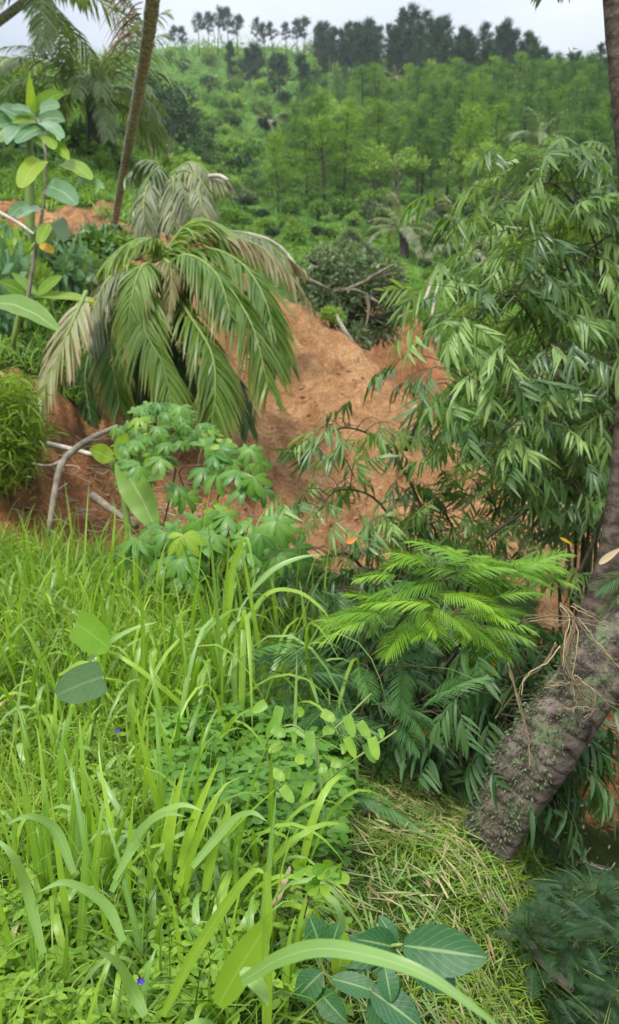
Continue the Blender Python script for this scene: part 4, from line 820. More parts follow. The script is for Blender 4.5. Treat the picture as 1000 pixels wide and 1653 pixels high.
def bamboo(label, base, culms, n, protos, spread=.4, r=.016, jitter=.25, scale=1.0, tmin=.25, sc=(.8, 1.3), cat='bamboo', group=None, name='bamboo_plant', mats=('culm',)):
    b = np.asarray(base, float); t = thing(name, label, cat, b, group=group); per = n // len(culms)
    for c in culms:
        P = atc(c, 24); g_ = G(); g_.add(*tube(P, np.linspace(r, r * .3, 24) * (1 + .06 * (np.arange(24) % 3 == 0)), 6)); g_.add(*tube(P[:2], r, 3, cap=False)); tw = G()
        for k in range(per):
            f = (tmin + (1 - tmin) * ((k + rng.random()) / per)) * 23; i = min(int(f), 22); a = P[i] + (P[i + 1] - P[i]) * (f - i)
            az = rng.random() * 6.28; rad = spread * (.25 + rng.random() ** .7); e = a + np.array([math.cos(az) * rad, math.sin(az) * rad * .7, rng.normal(.05, .16) * spread * 2])
            tw.add(*tube(curve([a, (a + e) / 2 + [0, 0, .06], e], 4), [.005, .004, .003, .002], 3, cap=False))
            link('leaf_spray', protos[rng.integers(len(protos))], t, e - b, (rng.normal(.2, .5), .15 + .5 * rng.random(), az + rng.normal(0, .5)), rng.uniform(*sc) * scale)
        link('culm', g_.mesh('culm', M[mats[0]], b), t); link('twigs', tw.mesh('twigs', M['twig'], b), t)['kind'] = 'stuff'
    return t
bb = at(905, 1180, 6.4); bb[2] = ground(bb[0], bb[1])
bamboo('tall bamboo clump arching over the right side, front one, masses of narrow leaves', bb, [
 [(905, 1180, 6.5), (985, 800, 6.3), (975, 450, 6.0), (900, 300, 5.6), (830, 330, 5.3)],
 [(905, 1180, 6.6), (1020, 700, 6.3), (1040, 350, 6.1), (980, 245, 5.9), (900, 270, 5.7)],
 [(905, 1180, 6.5), (930, 850, 6.3), (890, 600, 6.0), (830, 480, 5.7), (760, 520, 5.4)],
 [(905, 1180, 6.5), (960, 750, 6.2), (930, 480, 6.0), (870, 370, 5.8), (800, 420, 5.5)],
 [(905, 1180, 6.4), (940, 900, 5.9), (930, 720, 5.5), (880, 620, 5.2), (800, 650, 5.0)],
 [(905, 1180, 6.4), (900, 900, 6.0), (850, 720, 5.8), (780, 620, 5.6), (725, 630, 5.5)],
 [(905, 1180, 6.7), (1050, 760, 6.4), (1060, 480, 6.1), (1000, 380, 5.8), (930, 420, 5.5)],
 [(905, 1180, 6.5), (1000, 880, 6.0), (1010, 700, 5.5), (960, 600, 5.2), (900, 640, 5.0)]], 224, SPB, .46, scale=1.05)
bb = at(930, 1150, 7.2); bb[2] = ground(bb[0], bb[1])
bamboo('second bamboo clump set just behind the tall one, its leaves filling the right edge', bb, [
 [(930, 1150, 7.4), (1030, 700, 7.3), (1000, 380, 7.0), (920, 380, 6.7)], [(930, 1150, 7.4), (960, 760, 7.2), (900, 520, 7.0), (820, 540, 6.7)],
 [(930, 1150, 7.4), (1060, 800, 7.2), (1030, 560, 6.8), (950, 520, 6.5)], [(930, 1150, 7.4), (950, 860, 7.0), (880, 700, 6.6), (790, 730, 6.3)],
 [(930, 1150, 7.4), (1000, 800, 7.0), (980, 640, 6.6), (900, 740, 6.2)], [(930, 1150, 7.4), (900, 600, 7.1), (840, 420, 7.0), (780, 430, 6.9)]], 168, SPB, .5, scale=1.05)
bb = at(960, 1120, 6.0); bb[2] = ground(bb[0], bb[1])
bamboo('leafy bamboo clump in the middle of the right side beside the slim trunk', bb, [
 [(950, 1130, 6.2), (960, 800, 5.9), (900, 560, 5.6), (850, 470, 5.3), (790, 530, 5.1)], [(950, 1130, 6.2), (1010, 700, 5.9), (980, 480, 5.6), (900, 430, 5.3)],
 [(950, 1130, 6.2), (940, 850, 5.8), (880, 700, 5.5), (820, 690, 5.2), (770, 760, 5.0)], [(950, 1130, 6.2), (970, 880, 5.7), (930, 780, 5.4), (870, 790, 5.1)],
 [(950, 1130, 6.2), (1000, 780, 5.8), (960, 640, 5.5), (900, 580, 5.2), (830, 620, 5.0)], [(950, 1130, 6.2), (1030, 600, 6.0), (1000, 380, 5.8), (930, 320, 5.5)]], 180, SPB, .42)
bb = at(680, 1130, 5.9); bb[2] = ground(bb[0], bb[1])
bamboo('lower bamboo clump with drooping tips in front of the foot of the slide', bb, [
 [(690, 1150, 6.2), (700, 900, 6.0), (640, 740, 5.8), (560, 690, 5.6), (500, 730, 5.4)],
 [(690, 1150, 6.2), (680, 960, 6.0), (620, 820, 5.8), (550, 790, 5.6), (510, 830, 5.4)],
 [(690, 1150, 6.2), (700, 950, 5.9), (700, 850, 5.6), (640, 860, 5.4)],
 [(690, 1150, 6.2), (740, 950, 5.9), (720, 830, 5.6), (660, 840, 5.2)],
 [(690, 1150, 6.2), (620, 980, 5.9), (570, 900, 5.6), (520, 900, 5.3)],
 [(690, 1150, 6.2), (760, 940, 6.0), (800, 830, 5.8), (780, 800, 5.6)]], 132, SPB, .28, scale=.9)
bb = at(640, 1240, 5.0); bb[2] = ground(bb[0], bb[1])
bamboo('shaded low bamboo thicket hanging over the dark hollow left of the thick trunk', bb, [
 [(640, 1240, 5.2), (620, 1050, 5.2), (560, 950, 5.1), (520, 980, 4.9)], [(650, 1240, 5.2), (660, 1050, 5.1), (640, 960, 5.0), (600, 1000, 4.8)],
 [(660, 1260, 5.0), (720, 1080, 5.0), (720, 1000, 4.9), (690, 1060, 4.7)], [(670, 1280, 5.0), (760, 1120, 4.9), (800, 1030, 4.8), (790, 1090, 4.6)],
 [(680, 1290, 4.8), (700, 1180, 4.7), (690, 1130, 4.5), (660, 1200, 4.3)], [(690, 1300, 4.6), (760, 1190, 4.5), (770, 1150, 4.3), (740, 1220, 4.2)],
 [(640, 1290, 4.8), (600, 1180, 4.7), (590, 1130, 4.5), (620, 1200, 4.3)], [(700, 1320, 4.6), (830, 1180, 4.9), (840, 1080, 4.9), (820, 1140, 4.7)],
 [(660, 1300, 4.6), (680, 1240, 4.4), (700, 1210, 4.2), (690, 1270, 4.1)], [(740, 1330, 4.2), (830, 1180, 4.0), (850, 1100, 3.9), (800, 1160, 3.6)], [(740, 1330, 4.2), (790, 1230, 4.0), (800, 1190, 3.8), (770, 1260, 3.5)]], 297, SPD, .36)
bb = at(870, 1330, 4.6); bb[2] = ground(bb[0], bb[1])
bamboo('small leafy bamboo shoots right of the thick trunk against the red earth', bb, [[(900, 1440, 4.2), (905, 1340, 4.2), (880, 1285, 4.2)], [(880, 1440, 4.2), (880, 1370, 4.2), (860, 1330, 4.2)]], 20, SPD + SPB[:2], .14, .008, scale=.7)
stick('bare_branch', 'thin dark bare branch rising through the bamboo by the right trunk', 'branch', [(935, 925, 4.9), (960, 870, 4.9), (985, 800, 4.9)], .014, 'bark_dark')
stick('bare_branch', 'thin dark bare twig slanting up in front of the slide', 'branch', [(655, 728, 5.6), (675, 680, 5.6), (690, 640, 5.6)], .014, 'bark_dark')
stick('bare_branch', 'dark arching bare twig just below the slide, behind the bright feathery leaves', 'branch', [(785, 868, 5.2), (810, 850, 5.2), (845, 828, 5.2)], .014, 'bark_dark')

# slender tree at the right edge
TP = [(915, 1130, 4.6), (950, 1020, 4.6), (984, 920, 4.6), (1008, 760, 4.6), (1026, 520, 4.6), (1022, 300, 4.6), (1006, 130, 4.6), (992, -30, 4.6), (970, -300, 4.6), (920, -900, 4.6)]
b5 = at(*TP[0]); b5[2] = min(b5[2], ground(b5[0], b5[1])) ; t = thing('coconut_palm', 'slim dark trunk rising along the right edge to the top of the picture', 'palm tree', b5)
g_ = G(); P = np.vstack([[b5 - [0, 0, .2]], atc(TP, 40)]); g_.add(*tube(P, np.interp(np.arange(41), [0, 6, 14, 40], [.11, .09, .078, .07]) * (1 + .04 * np.sin(np.arange(41) * 2.2)), 14)); link('trunk', g_.mesh('trunk', barkmat('grey_brown_palm_bark', (.035, .026, .02), (.13, .10, .08), 16, rings=9, stretch=(1, 1, 1.3)), b5), t)
for k in range(11):
    v = [0, 1, 2, 0, 1][k % 5]; f = link('frond', FN[v][0], t, P[-1] - b5, (0, 0, k * 2.4 + .5), .62); link('leaflets', FN[v][1], f)
b5_ = b5
t2 = link('leaf_tip', None, t, (0, 0, 0)); bpy.data.objects.remove(t2)
part_frond(t, b5, [(955, -250, 4.6), (930, -190, 4.55), (905, -110, 4.5), (890, -30, 4.45)], .34, .035, 'palm_shade', 34, 1.2, .8, 0, .3, r0=.012)
# thick leaning trunk with lichen
b6 = at(800, 1440, 3.55); t = thing('coconut_palm', 'thick mossy ringed trunk leaning out to the right from the foot of the grass slope', 'palm tree', b6)
TK = [(748, 1500, 3.55), (776, 1395, 3.48), (814, 1308, 3.45), (868, 1218, 3.42), (942, 1115, 3.42), (1040, 1000, 3.45), (1160, 850, 3.5), (1290, 650, 3.6)]
P = atc(TK, 70); rad = np.interp(np.linspace(0, 7, 70), range(8), [.09, .105, .13, .14, .135, .128, .12, .115]); V, F, U, T_ = tube(P, rad, 40)
ctr = np.concatenate([np.repeat(P, 40, axis=0), P[:1], P[-1:]]); off = V - ctr; arc = np.repeat(np.arange(70), 40); arc = np.concatenate([arc, [0, 69]])
ang = np.arctan2(off[:, 0], off[:, 2]); bump_ = 1 + .006 * np.abs(np.sin(U[:, 1] * 41 + .9 * np.sin(ang * 2) + 3 * fbm(ang * 2 + 3, U[:, 1] * 5, 2, 1))) + .06 * fbm(ang * 1.5 + 20, U[:, 1] * 3, 3, 1.0) + .05 * fbm(ang * 4 + 9, U[:, 1] * 12, 2, 1)
V = ctr + off * bump_[:, None]; g_ = G(); g_.add(V, F, U, T_)
link('trunk', g_.mesh('trunk', barkmat('lichened_palm_bark', (.03, .022, .017), (.21, .165, .14), 10, rings=13, lichen=(.13, .16, .085, 7), bump=.55, stretch=(1, 1, 1.4)), b6), t)
# moss and small epiphytes on its shaded flank
g_ = G(); sel = np.where((off[:, 0] < .02) & (arc > 12) & (arc < 46))[0]; k = rng.choice(sel, 3600); dirn = nrm(off[k] + rng.normal(0, .05, (len(k), 3)))
g_.add(*ribbons(V[k] + rng.normal(0, .008, (len(k), 3)), dirn + [0, 0, -.3], rand_dirs(len(k)), rng.uniform(.006, .026, len(k)), rng.uniform(.005, .012, len(k)), .8, 2, 'oval'))
link('moss', g_.mesh('moss', leafmat('moss', (.03, .045, .02), (.17, .21, .10), .15, .8, seed=0), b6), t)['kind'] = 'stuff'
# dry vine hanging over the trunk
b7 = at(905, 980, 3.1); t = thing('dry_vine', 'tuft of pale dry vines draped over the thick leaning trunk', 'vine', b7)
def strand(pts, r, w=0.0):
    g_ = G(); Pq = atc(pts, 22)
    for j in range(3):
        Q = Pq + np.cumsum(rng.normal(0, .0022, (22, 3)), axis=0) + rng.normal(0, .004, 3); g_.add(*tube(Q, np.linspace(r * .5, r * .25, 22), 4, tint=rng.random())); link('strand', g_.mesh('strand', M['tan'], b7), t)
for pts, r in [([(905, 975, 3.05), (925, 1000, 3.0), (915, 1050, 2.98), (922, 1090, 2.98), (955, 1140, 3.0)], .006), ([(908, 978, 3.05), (918, 1010, 3.0), (910, 1060, 2.98), (925, 1100, 2.98), (962, 1135, 3.0)], .005),
 ([(912, 980, 3.05), (926, 1010, 3.0), (920, 1040, 2.98), (912, 1080, 2.98), (918, 1095, 2.98)], .006), ([(902, 1040, 2.98), (880, 1070, 3.0), (852, 1090, 3.05), (842, 1120, 3.05)], .007), ([(838, 1008, 3.2), (860, 996, 3.1), (920, 994, 3.0), (985, 1008, 3.0)], .006),
 ([(928, 1000, 3), (960, 1035, 3.0), (1000, 1078, 3.0)], .005), ([(818, 1070, 3.1), (838, 1130, 3.05), (852, 1190, 3.02), (857, 1240, 3.0)], .006), ([(925, 1090, 2.98), (955, 1110, 2.98), (1000, 1145, 3.0)], .005), ([(932, 1095, 2.98), (956, 1120, 2.98), (955, 1145, 2.98), (938, 1160, 2.98)], .005),
 ([(880, 1108, 3.0), (905, 1102, 2.98), (930, 1104, 2.98)], .0045), ([(900, 1142, 3.0), (925, 1138, 3), (960, 1144, 3)], .004), ([(922, 975, 3.05), (950, 990, 3.0), (975, 1010, 3)], .0045), ([(930, 1105, 2.98), (936, 1130, 2.98), (935, 1145, 2.98)], .005), ([(900, 1010, 3.0), (915, 1000, 3), (923, 998, 3)], .003), ([(925, 1030, 3.0), (932, 1055, 3), (940, 1070, 3.0)], .004)]: strand(pts, r)
stick('dead_branch', 'grey bare forked branch at the bottom right among dark leaves', 'branch', [(835, 1500, 3.1), (870, 1545, 3.0), (905, 1580, 2.95), (925, 1598, 2.9)], [.02, .022, .018, .012], 'bark', [([(905, 1560, 2.95), (925, 1530, 2.95), (935, 1515, 2.95)], .008), ([(920, 1595, 2.9), (925, 1560, 2.9)], .008)])
stick('dead_branch', 'small curved dead root just below the foot of the thick trunk', 'branch', [(790, 1440, 3.1), (812, 1465, 3.05), (820, 1500, 3.0), (815, 1560, 2.95)], .008, 'bark')

# ================================================================ feathery-leaved shrubs
def feather_mesh(v, mat, L=.34):
    g = np.random.default_rng(1100 + v); n = 12; P = np.zeros((n, 3)); a = .12 - (.6 + .3 * g.random()) * np.linspace(0, 1, n) ** 1.4; P[1:, 0] = np.cumsum(np.cos(a[:-1])) * L / (n - 1); P[1:, 2] = np.cumsum(np.sin(a[:-1])) * L / (n - 1)
    g_ = G(); g_.add(*tube(P, np.linspace(.0018, .0007, n), 3, cap=False)); np_ = 20
    for j in range(np_):
        u = (j + .8) / np_; f = (.12 + .88 * u) * (n - 1); i = min(int(f), n - 2); q = P[i] + (P[i + 1] - P[i]) * (f - i)
        for sg in (-1, 1):
            ln = L * .40 * math.sin(math.pi * min(1, .22 + .66 * u)) ** .7 * (.85 + .3 * g.random()); az = sg * (.95 - .45 * u); d = np.array([math.cos(az), math.sin(az), .05 - .25 * g.random()]); d /= np.linalg.norm(d)
            g_.add(*ribbons([q], [d + np.array([0, 0, .08])], [np.cross(d, [0, 0, 1.0]) + np.array([0, 0, sg * .35])], ln, .0075 * L / .30, .7, 6, 'leaflet', .3, tint=[float(np.clip(.35 + .4 * u + g.normal(0, .2), 0, 1))]))
    return g_.mesh('feathery_leaf', mat)
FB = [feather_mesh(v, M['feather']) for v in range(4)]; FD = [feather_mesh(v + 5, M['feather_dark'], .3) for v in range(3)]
def feathery(label, base, stems, leaves, protos, r=.008, cat='shrub', name='feathery_shrub'):
    b = np.asarray(base, float); t = thing(name, label, cat, b); S_ = []
    for s in stems:
        P = atc(s, 14); S_.append(P); g_ = G(); g_.add(*tube(P, np.linspace(r, r * .35, 14), 5)); link('stem', g_.mesh('stem', M['twig'], b), t)
    A = np.concatenate(S_)
    for (px, py, d, az, sc) in leaves:
        e = at(px, py, d); c = A[np.argmin(((A - e) ** 2).sum(1))]; h = np.array([math.cos(az), math.sin(az), 0]); 
        o = link('feathery_leaf', protos[rng.integers(len(protos))], t, e - h * .16 * sc - b, rotw(az, .12 + rng.normal(0, .2), rng.normal(-.05, .2)), sc * .88)
        g_ = G(); g_.add(*tube(curve([c, (c + e - h * .16 * sc) / 2 + [0, 0, .03], e - h * .16 * sc], 5), .002, 3, cap=False)); link('petiole', g_.mesh('petiole', M['stalk'], b), t)
    return t
L1 = []
for (px, py, az, n) in [(650, 912, 3.3, 3), (700, 905, 2.6, 3), (745, 900, 1.4, 3), (800, 905, .4, 4), (865, 922, .0, 5), (690, 945, 3.4, 2), (760, 935, .2, 3), (820, 935, -.3, 3), (575, 998, 3.3, 4), (610, 985, 3.2, 4), (660, 985, 3.0, 3), (700, 975, -1.6, 3), (745, 985, -1.0, 4), (790, 985, -.2, 4), (820, 1010, -.6, 4), (770, 1015, -1.2, 3), (700, 1010, -2.2, 4), (650, 1020, -2.6, 3), (850, 975, .2, 2), (725, 950, -.2, 3), (640, 960, 3.2, 2), (555, 1005, 3.2, 3), (590, 985, 2.9, 2), (640, 925, 3.3, 3), (880, 915, .1, 3)]:
    for k in range(max(1, n - 1)): L1.append((px + rng.normal(0, 12), py + rng.normal(0, 8), 3.9 + rng.normal(0, .16), az + rng.normal(0, .35), rng.uniform(.75, 1.1)))
bs = at(600, 1250, 4.3); bs[2] = ground(bs[0], bs[1])
feathery('bright lime green feathery-leaved shrub in the centre right, lit fronds spreading flat', bs, [[(600, 1240, 4.3), (560, 1130, 4.1), (640, 1010, 4.0), (680, 960, 3.95), (735, 920, 3.95)], [(600, 1240, 4.3), (580, 1100, 4.1), (640, 1010, 4.0), (760, 990, 3.9), (830, 1000, 3.9)], [(600, 1240, 4.3), (570, 1090, 4.1), (600, 1000, 4.0)], [(640, 1010, 4.0), (720, 930, 4.0), (840, 915, 4.0)]], L1, FB)
L2 = [(rng.uniform(400, 790), 1050 + 150 * rng.random() - .05 * 0, rng.uniform(3.5, 4.2), rng.choice([3.1, 0., -1.2, -2.0]) + rng.normal(0, .4), rng.uniform(.8, 1.2)) for _ in range(58)]
L2 = [l for l in L2 if not (l[0] > 690 and l[1] > 1130)]
bs = at(560, 1280, 3.9); bs[2] = ground(bs[0], bs[1])
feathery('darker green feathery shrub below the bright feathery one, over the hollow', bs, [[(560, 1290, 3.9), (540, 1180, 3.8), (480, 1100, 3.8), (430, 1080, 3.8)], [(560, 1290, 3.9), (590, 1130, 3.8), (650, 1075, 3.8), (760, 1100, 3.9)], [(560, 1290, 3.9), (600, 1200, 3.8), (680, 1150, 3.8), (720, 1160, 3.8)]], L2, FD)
L3 = []
for k in range(260):
    px = rng.uniform(820, 1030); py = rng.uniform(1420, 1680); 
    if (px - 820) < (1500 - py) * .6: continue
    L3.append((px, py, rng.uniform(2.75, 3.5), rng.uniform(0, 6.28), rng.uniform(.6, 1.0)))
bs = at(900, 1660, 3.3); bs[2] = ground(bs[0], bs[1])
feathery('dark feathery shrub filling the shaded bottom right corner', bs, [[(900, 1700, 3.3), (930, 1560, 3.2), (960, 1450, 3.2)], [(900, 1700, 3.3), (860, 1600, 3.1), (850, 1540, 3.1)], [(900, 1700, 3.3), (990, 1600, 3.1), (1010, 1520, 3.1)]], L3, [feather_mesh(v + 9, leafmat('shaded_feathery_leaves', (.008, .032, .010), (.03, .085, .02), .2, .55), .17) for v in range(2)])  # leaf colour darkened to stand for the corner's shade
bs = at(660, 1330, 3.3)
feathery('single long pale-green fern-like frond lying over the cut straw slope', bs, [[(540, 1270, 3.5), (600, 1290, 3.4), (680, 1325, 3.3)]], [(600, 1290, 3.35, -.35, .7), (640, 1308, 3.3, -.4, .8), (660, 1320, 3.28, -.4, .7), (575, 1283, 3.35, -.3, .7)], FD, .004, 'fern', 'fern_frond')
bs = at(1010, 1000, 3.6)
feathery('blue-green feathery branch entering at the right edge beside the trunk', bs, [[(1060, 930, 3.6), (1020, 960, 3.6), (990, 1000, 3.6)]], [(995, 930, 3.6, 3.6, 1.0), (992, 960, 3.6, 3.9, 1.1), (985, 1000, 3.55, 4.2, 1.0), (1005, 985, 3.5, 4.0, 1.0)], FD)

# ================================================================ cassava
def cassava_leaf(v, mat, lobes=6):
    g = np.random.default_rng(1300 + v); g_ = G(); a = np.linspace(-1.9, 1.9, lobes) + g.normal(0, .08, lobes); d = np.stack([np.cos(a), np.sin(a), -.05 - .25 * np.abs(a) * .5 + g.normal(0, .08, lobes)], -1)
    ln = .19 * (1 - .12 * np.abs(a)) * (.9 + .2 * g.random(lobes)); g_.add(*ribbons(np.zeros((lobes, 3)), d, np.cross([0, 0, 1.0], d), ln, .062 * (ln / .19), .75, 6, 'obov', .22, tint=g.random(lobes)))
    return g_.mesh('leaf', mat)
M['cassava_rib'] = leafmat('cassava_leaf_ribbed', (.05, .17, .03), (.19, .36, .06), .4, .38, rib=(.24, .40, .1), spec=.45)
CL = [cassava_leaf(v, M['cassava_rib']) for v in range(5)]; CLY = [cassava_leaf(v + 6, M['lime']) for v in range(2)]
def cassava(label, base, stems, leaves, sc0, protos=None, name='cassava_plant', cat='cassava', petmat='stalk'):
    b = np.asarray(base, float); t = thing(name, label, cat, b); S_ = []
    for s in stems:
        P = atc(s, 14); S_.append(P); g_ = G(); g_.add(*tube(P, np.linspace(.012, .006, 14) * (1.4 if sc0 > .8 else .8), 6)); link('stem', g_.mesh('stem', M['bark' if sc0 > .8 else 'red_stem'], b), t)
    A = np.concatenate([p[6:] for p in S_])
    for (px, py, d) in leaves:
        e = at(px, py, d); c = A[np.argmin(((A - e) ** 2).sum(1))]; h = e - c; az = math.atan2(h[1], h[0]) + rng.normal(0, .3); pr = (protos or CL)[rng.integers(len(protos or CL))] if rng.random() > .12 or protos else CLY[rng.integers(2)]
        link('leaf', pr, t, e - b, rotw(az, .62 + rng.normal(0, .22), rng.normal(.1, .2)), sc0 * rng.uniform(1.0, 1.4))
        g_ = G(); g_.add(*tube(curve([c, (c + e) / 2 + [0, 0, .04], e], 5), .0028 * max(sc0, .5), 4, cap=False)); link('petiole', g_.mesh('petiole', M[petmat], b), t)
    return t
def blob(cx, cy, rx, ry, d, n, dd=.25): 
    a = rng.random(n) * 6.28; r = np.sqrt(rng.random(n)); return [(cx + rx * r[i] * math.cos(a[i]), cy + ry * r[i] * math.sin(a[i]), d + rng.normal(0, dd)) for i in range(n)]
bs = at(250, 900, 6.9); bs[2] = ground(bs[0], bs[1])
cassava('cassava shrub with small fresh leaves just below the fallen palm crown', bs, [[(255, 890, 6.9), (240, 800, 6.8), (250, 720, 6.7), (255, 670, 6.6)], [(255, 890, 6.9), (280, 780, 6.8), (290, 740, 6.7), (335, 700, 6.6)], [(250, 850, 6.8), (215, 760, 6.8), (215, 700, 6.7)]], blob(215, 690, 28, 28, 6.5, 14) + blob(262, 672, 42, 24, 6.5, 24) + blob(300, 700, 42, 26, 6.5, 20) + blob(240, 720, 45, 28, 6.5, 18) + blob(215, 760, 28, 22, 6.4, 8), .50)
bs = at(330, 900, 6.2); bs[2] = ground(bs[0], bs[1])
cassava('taller cassava with wide hand-shaped leaves in front of the earth slope', bs, [[(330, 940, 6.2), (310, 820, 6.1), (290, 760, 6.0), (330, 750, 5.9)], [(330, 940, 6.2), (340, 840, 6.0), (370, 770, 5.9), (400, 755, 5.9)]], [(345, 735, 5.8), (368, 742, 5.8), (385, 760, 5.7), (400, 735, 5.9), (420, 745, 5.8), (350, 765, 5.8), (395, 785, 5.7), (425, 790, 5.8), (330, 755, 5.9), (372, 722, 5.9), (300, 800, 5.9), (285, 785, 5.9), (330, 720, 6.0), (410, 770, 5.6), (355, 725, 5.8), (260, 740, 5.8), (225, 750, 5.9), (405, 725, 5.8)], .74)
bs = at(330, 1000, 5.6); bs[2] = ground(bs[0], bs[1])
cassava('broad low cassava just behind the tall grass, layered green leaves', bs, [[(340, 1010, 5.6), (320, 900, 5.5), (270, 860, 5.4)], [(340, 1010, 5.6), (370, 900, 5.5), (400, 860, 5.4), (450, 860, 5.4)], [(340, 1010, 5.6), (340, 880, 5.5), (330, 840, 5.5)]], blob(245, 870, 40, 18, 5.4, 8) + blob(300, 880, 50, 28, 5.3, 11) + blob(370, 860, 55, 26, 5.3, 13) + blob(430, 870, 45, 30, 5.3, 12) + blob(330, 835, 40, 14, 5.5, 7) + blob(460, 905, 35, 22, 5.2, 7) + blob(290, 915, 50, 18, 5.2, 7), .78)
# lime banana leaf beside the cassava
bs = at(205, 880, 6.6); bs[2] = ground(bs[0], bs[1])
t = thing('banana_plant', 'bright lime young banana plant with one broad hanging leaf beside the cassava', 'banana plant', bs); g_ = G(); g_.add(*tube(atc([(212, 900, 6.6), (200, 800, 6.6), (180, 740, 6.5)], 8), .03, 6)); link('stem', g_.mesh('stem', M['stalk'], bs), t)
leaf(t, bs, at(190, 745, 6.2), at(248, 860, 6.1), .24, 'banana', droop=.6, S=9, face=[0, -1, .3]); leaf(t, bs, at(205, 770, 6.3), at(262, 772, 6.2), .16, 'banana', droop=.5, S=8); leaf(t, bs, at(182, 742, 6.4), at(146, 724, 6.3), .16, 'lime', droop=.5); leaf(t, bs, at(190, 742, 6.4), at(205, 700, 6.3), .14, 'lime', droop=.3)

# ================================================================ grass slope in the foreground
bx0 = lambda x, y: proj(np.stack([x, y, H(x, y)], -1))
def near_left(x, y, z): px, py, d = bx0(x, y); return (px < 470 + 60 * fbm(x, y, 2, 2.5)) & (soil_mask(x, y)[0] < .5)
turf(46000, 1.2, 7.6, -30, 9, 'grass', M['turf'], .10, .34, .004, .010, 'dense green grass covering the near slope on the left', lean=.5, keep=near_left, S=4)
turf(15000, 4.0, 7.6, -30, 2, 'tall_grass', M['turf'], .25, .6, .007, .014, 'longer bright grass towards the brow of the near slope', lean=.35, keep=near_left, S=4, droop=1.6)
def weeds(x, y, z): px, py, d = bx0(x, y); f = fbm(x + 3, y, 3, 2.2); return (px < 560) & (f > -.12)
def leafy(n, r0_, r1_, a0, a1, keep, mat, L0, L1, h0, h1, label, name):
    th = np.radians(rng.uniform(a0, a1, n)); r = np.sqrt(rng.uniform(r0_ ** 2, r1_ ** 2, n)); x = r * np.sin(th); y = r * np.cos(th); z = H(x, y); k = keep(x, y, z); x, y, z = x[k], y[k], z[k]; m = len(x)
    hh = rng.uniform(h0, h1, m); tips = np.stack([x, y, z + hh], -1); g_ = G(); az = rng.random(m) * 6.28; nlf = 3
    for j in range(nlf):
        a = az + j * 2.1 + rng.normal(0, .2, m); d = np.stack([np.cos(a), np.sin(a), .15 + .3 * rng.random(m)], -1); tn = np.clip(.5 + fbm(x, y + 7, 2, 3) * .7 + rng.normal(0, .15, m), 0, 1)
        L_ = rng.uniform(L0, L1, m); g_.add(*ribbons(tips, d, np.cross(d, [0, 0, 1.0]) + rng.normal(0, .2, (m, 3)), L_, L_ * .55, .7, 3, 'oval', .25, tint=tn))
    g_.add(*ribbons(np.stack([x, y, z - .02], -1), [0, 0, 1.0], rand_dirs(m) * [1, 1, 0], hh + .02, .003, 0, 1, 'leaflet', tint=np.full(m, .2)))
    tag(link(name, g_.mesh(name, mat)), label, 'weeds', kind='stuff')
leafy(2600, 1.6, 4.6, -28, 4, weeds, M['weed'], .018, .042, .02, .13, 'small leafy weeds growing through the grass of the near slope', 'weeds')
leafy(1000, 2.3, 3.6, -12, 3, lambda x, y, z: (lambda p: (p[0] > 120) & (p[0] < 590) & (p[1] > 1200))(bx0(x, y)), M['weed_dark'], .035, .07, .05, .22, 'deeper green leafy weeds behind the front tufts', 'leafy_weeds')
leafy(500, 1.55, 2.3, -26, -6, lambda x, y, z: x < 9, M['weed'], .022, .045, .03, .10, 'leafy herbs along the bottom left edge', 'herbs')
# cut grass on the right-hand slope
def slope_r(x, y, z): px, py, d = bx0(x, y); return (px > 440 + 50 * fbm(x, y, 2, 3)) & (px < 860 + (1640 - py) * .05) & (py > 1230 + np.maximum(0, px - 640) * .55)
turf(46000, 1.5, 4.4, -6, 22, 'cut_grass', M['turf'], .03, .13, .003, .007, 'short cut green grass on the slope at lower right', lean=1.2, droop=1.0, keep=slope_r)
def straw(n, L0, L1, W0, W1, mat, label, name):
    th = np.radians(rng.uniform(-5, 21, n)); r = np.sqrt(rng.uniform(1.5 ** 2, 4.3 ** 2, n)); x = r * np.sin(th); y = r * np.cos(th); z = H(x, y); k = slope_r(x, y, z) & (fbm(x, y, 2, 2.5) > -.38); x, y, z = x[k], y[k], z[k]; m = len(x)
    a = -0.75 + rng.normal(0, 1.0, m) + np.pi * (rng.random(m) > .5); L_ = rng.uniform(L0, L1, m); dx, dy = np.cos(a) * L_, np.sin(a) * L_; z2 = H(x + dx, y + dy); d = np.stack([dx, dy, z2 - z + rng.normal(.01, .02, m)], -1)
    g_ = G(); g_.add(*ribbons(np.stack([x, y, z + .015 + .05 * rng.random(m)], -1), d, np.cross(d, [0, 0, 1.0]) + rng.normal(0, .25, (m, 3)) * L_[:, None], L_, rng.uniform(W0, W1, m), rng.normal(.12, .15, m), 4, 'grass', tint=rng.random(m)))
    tag(link(name, g_.mesh(name, M[mat])), label, 'cut grass', kind='stuff')
straw(2600, .05, .18, .003, .008, 'straw', 'pale cut stalks and straw lying over the lower right slope', 'straw')
straw(800, .10, .26, .005, .011, 'grass_blue', 'wilted green cut blades lying over the lower right slope', 'wilted_grass')
straw(110, .04, .12, .008, .018, 'brown_dry', 'brown dead leaves scattered through the cut grass', 'dead_leaves')

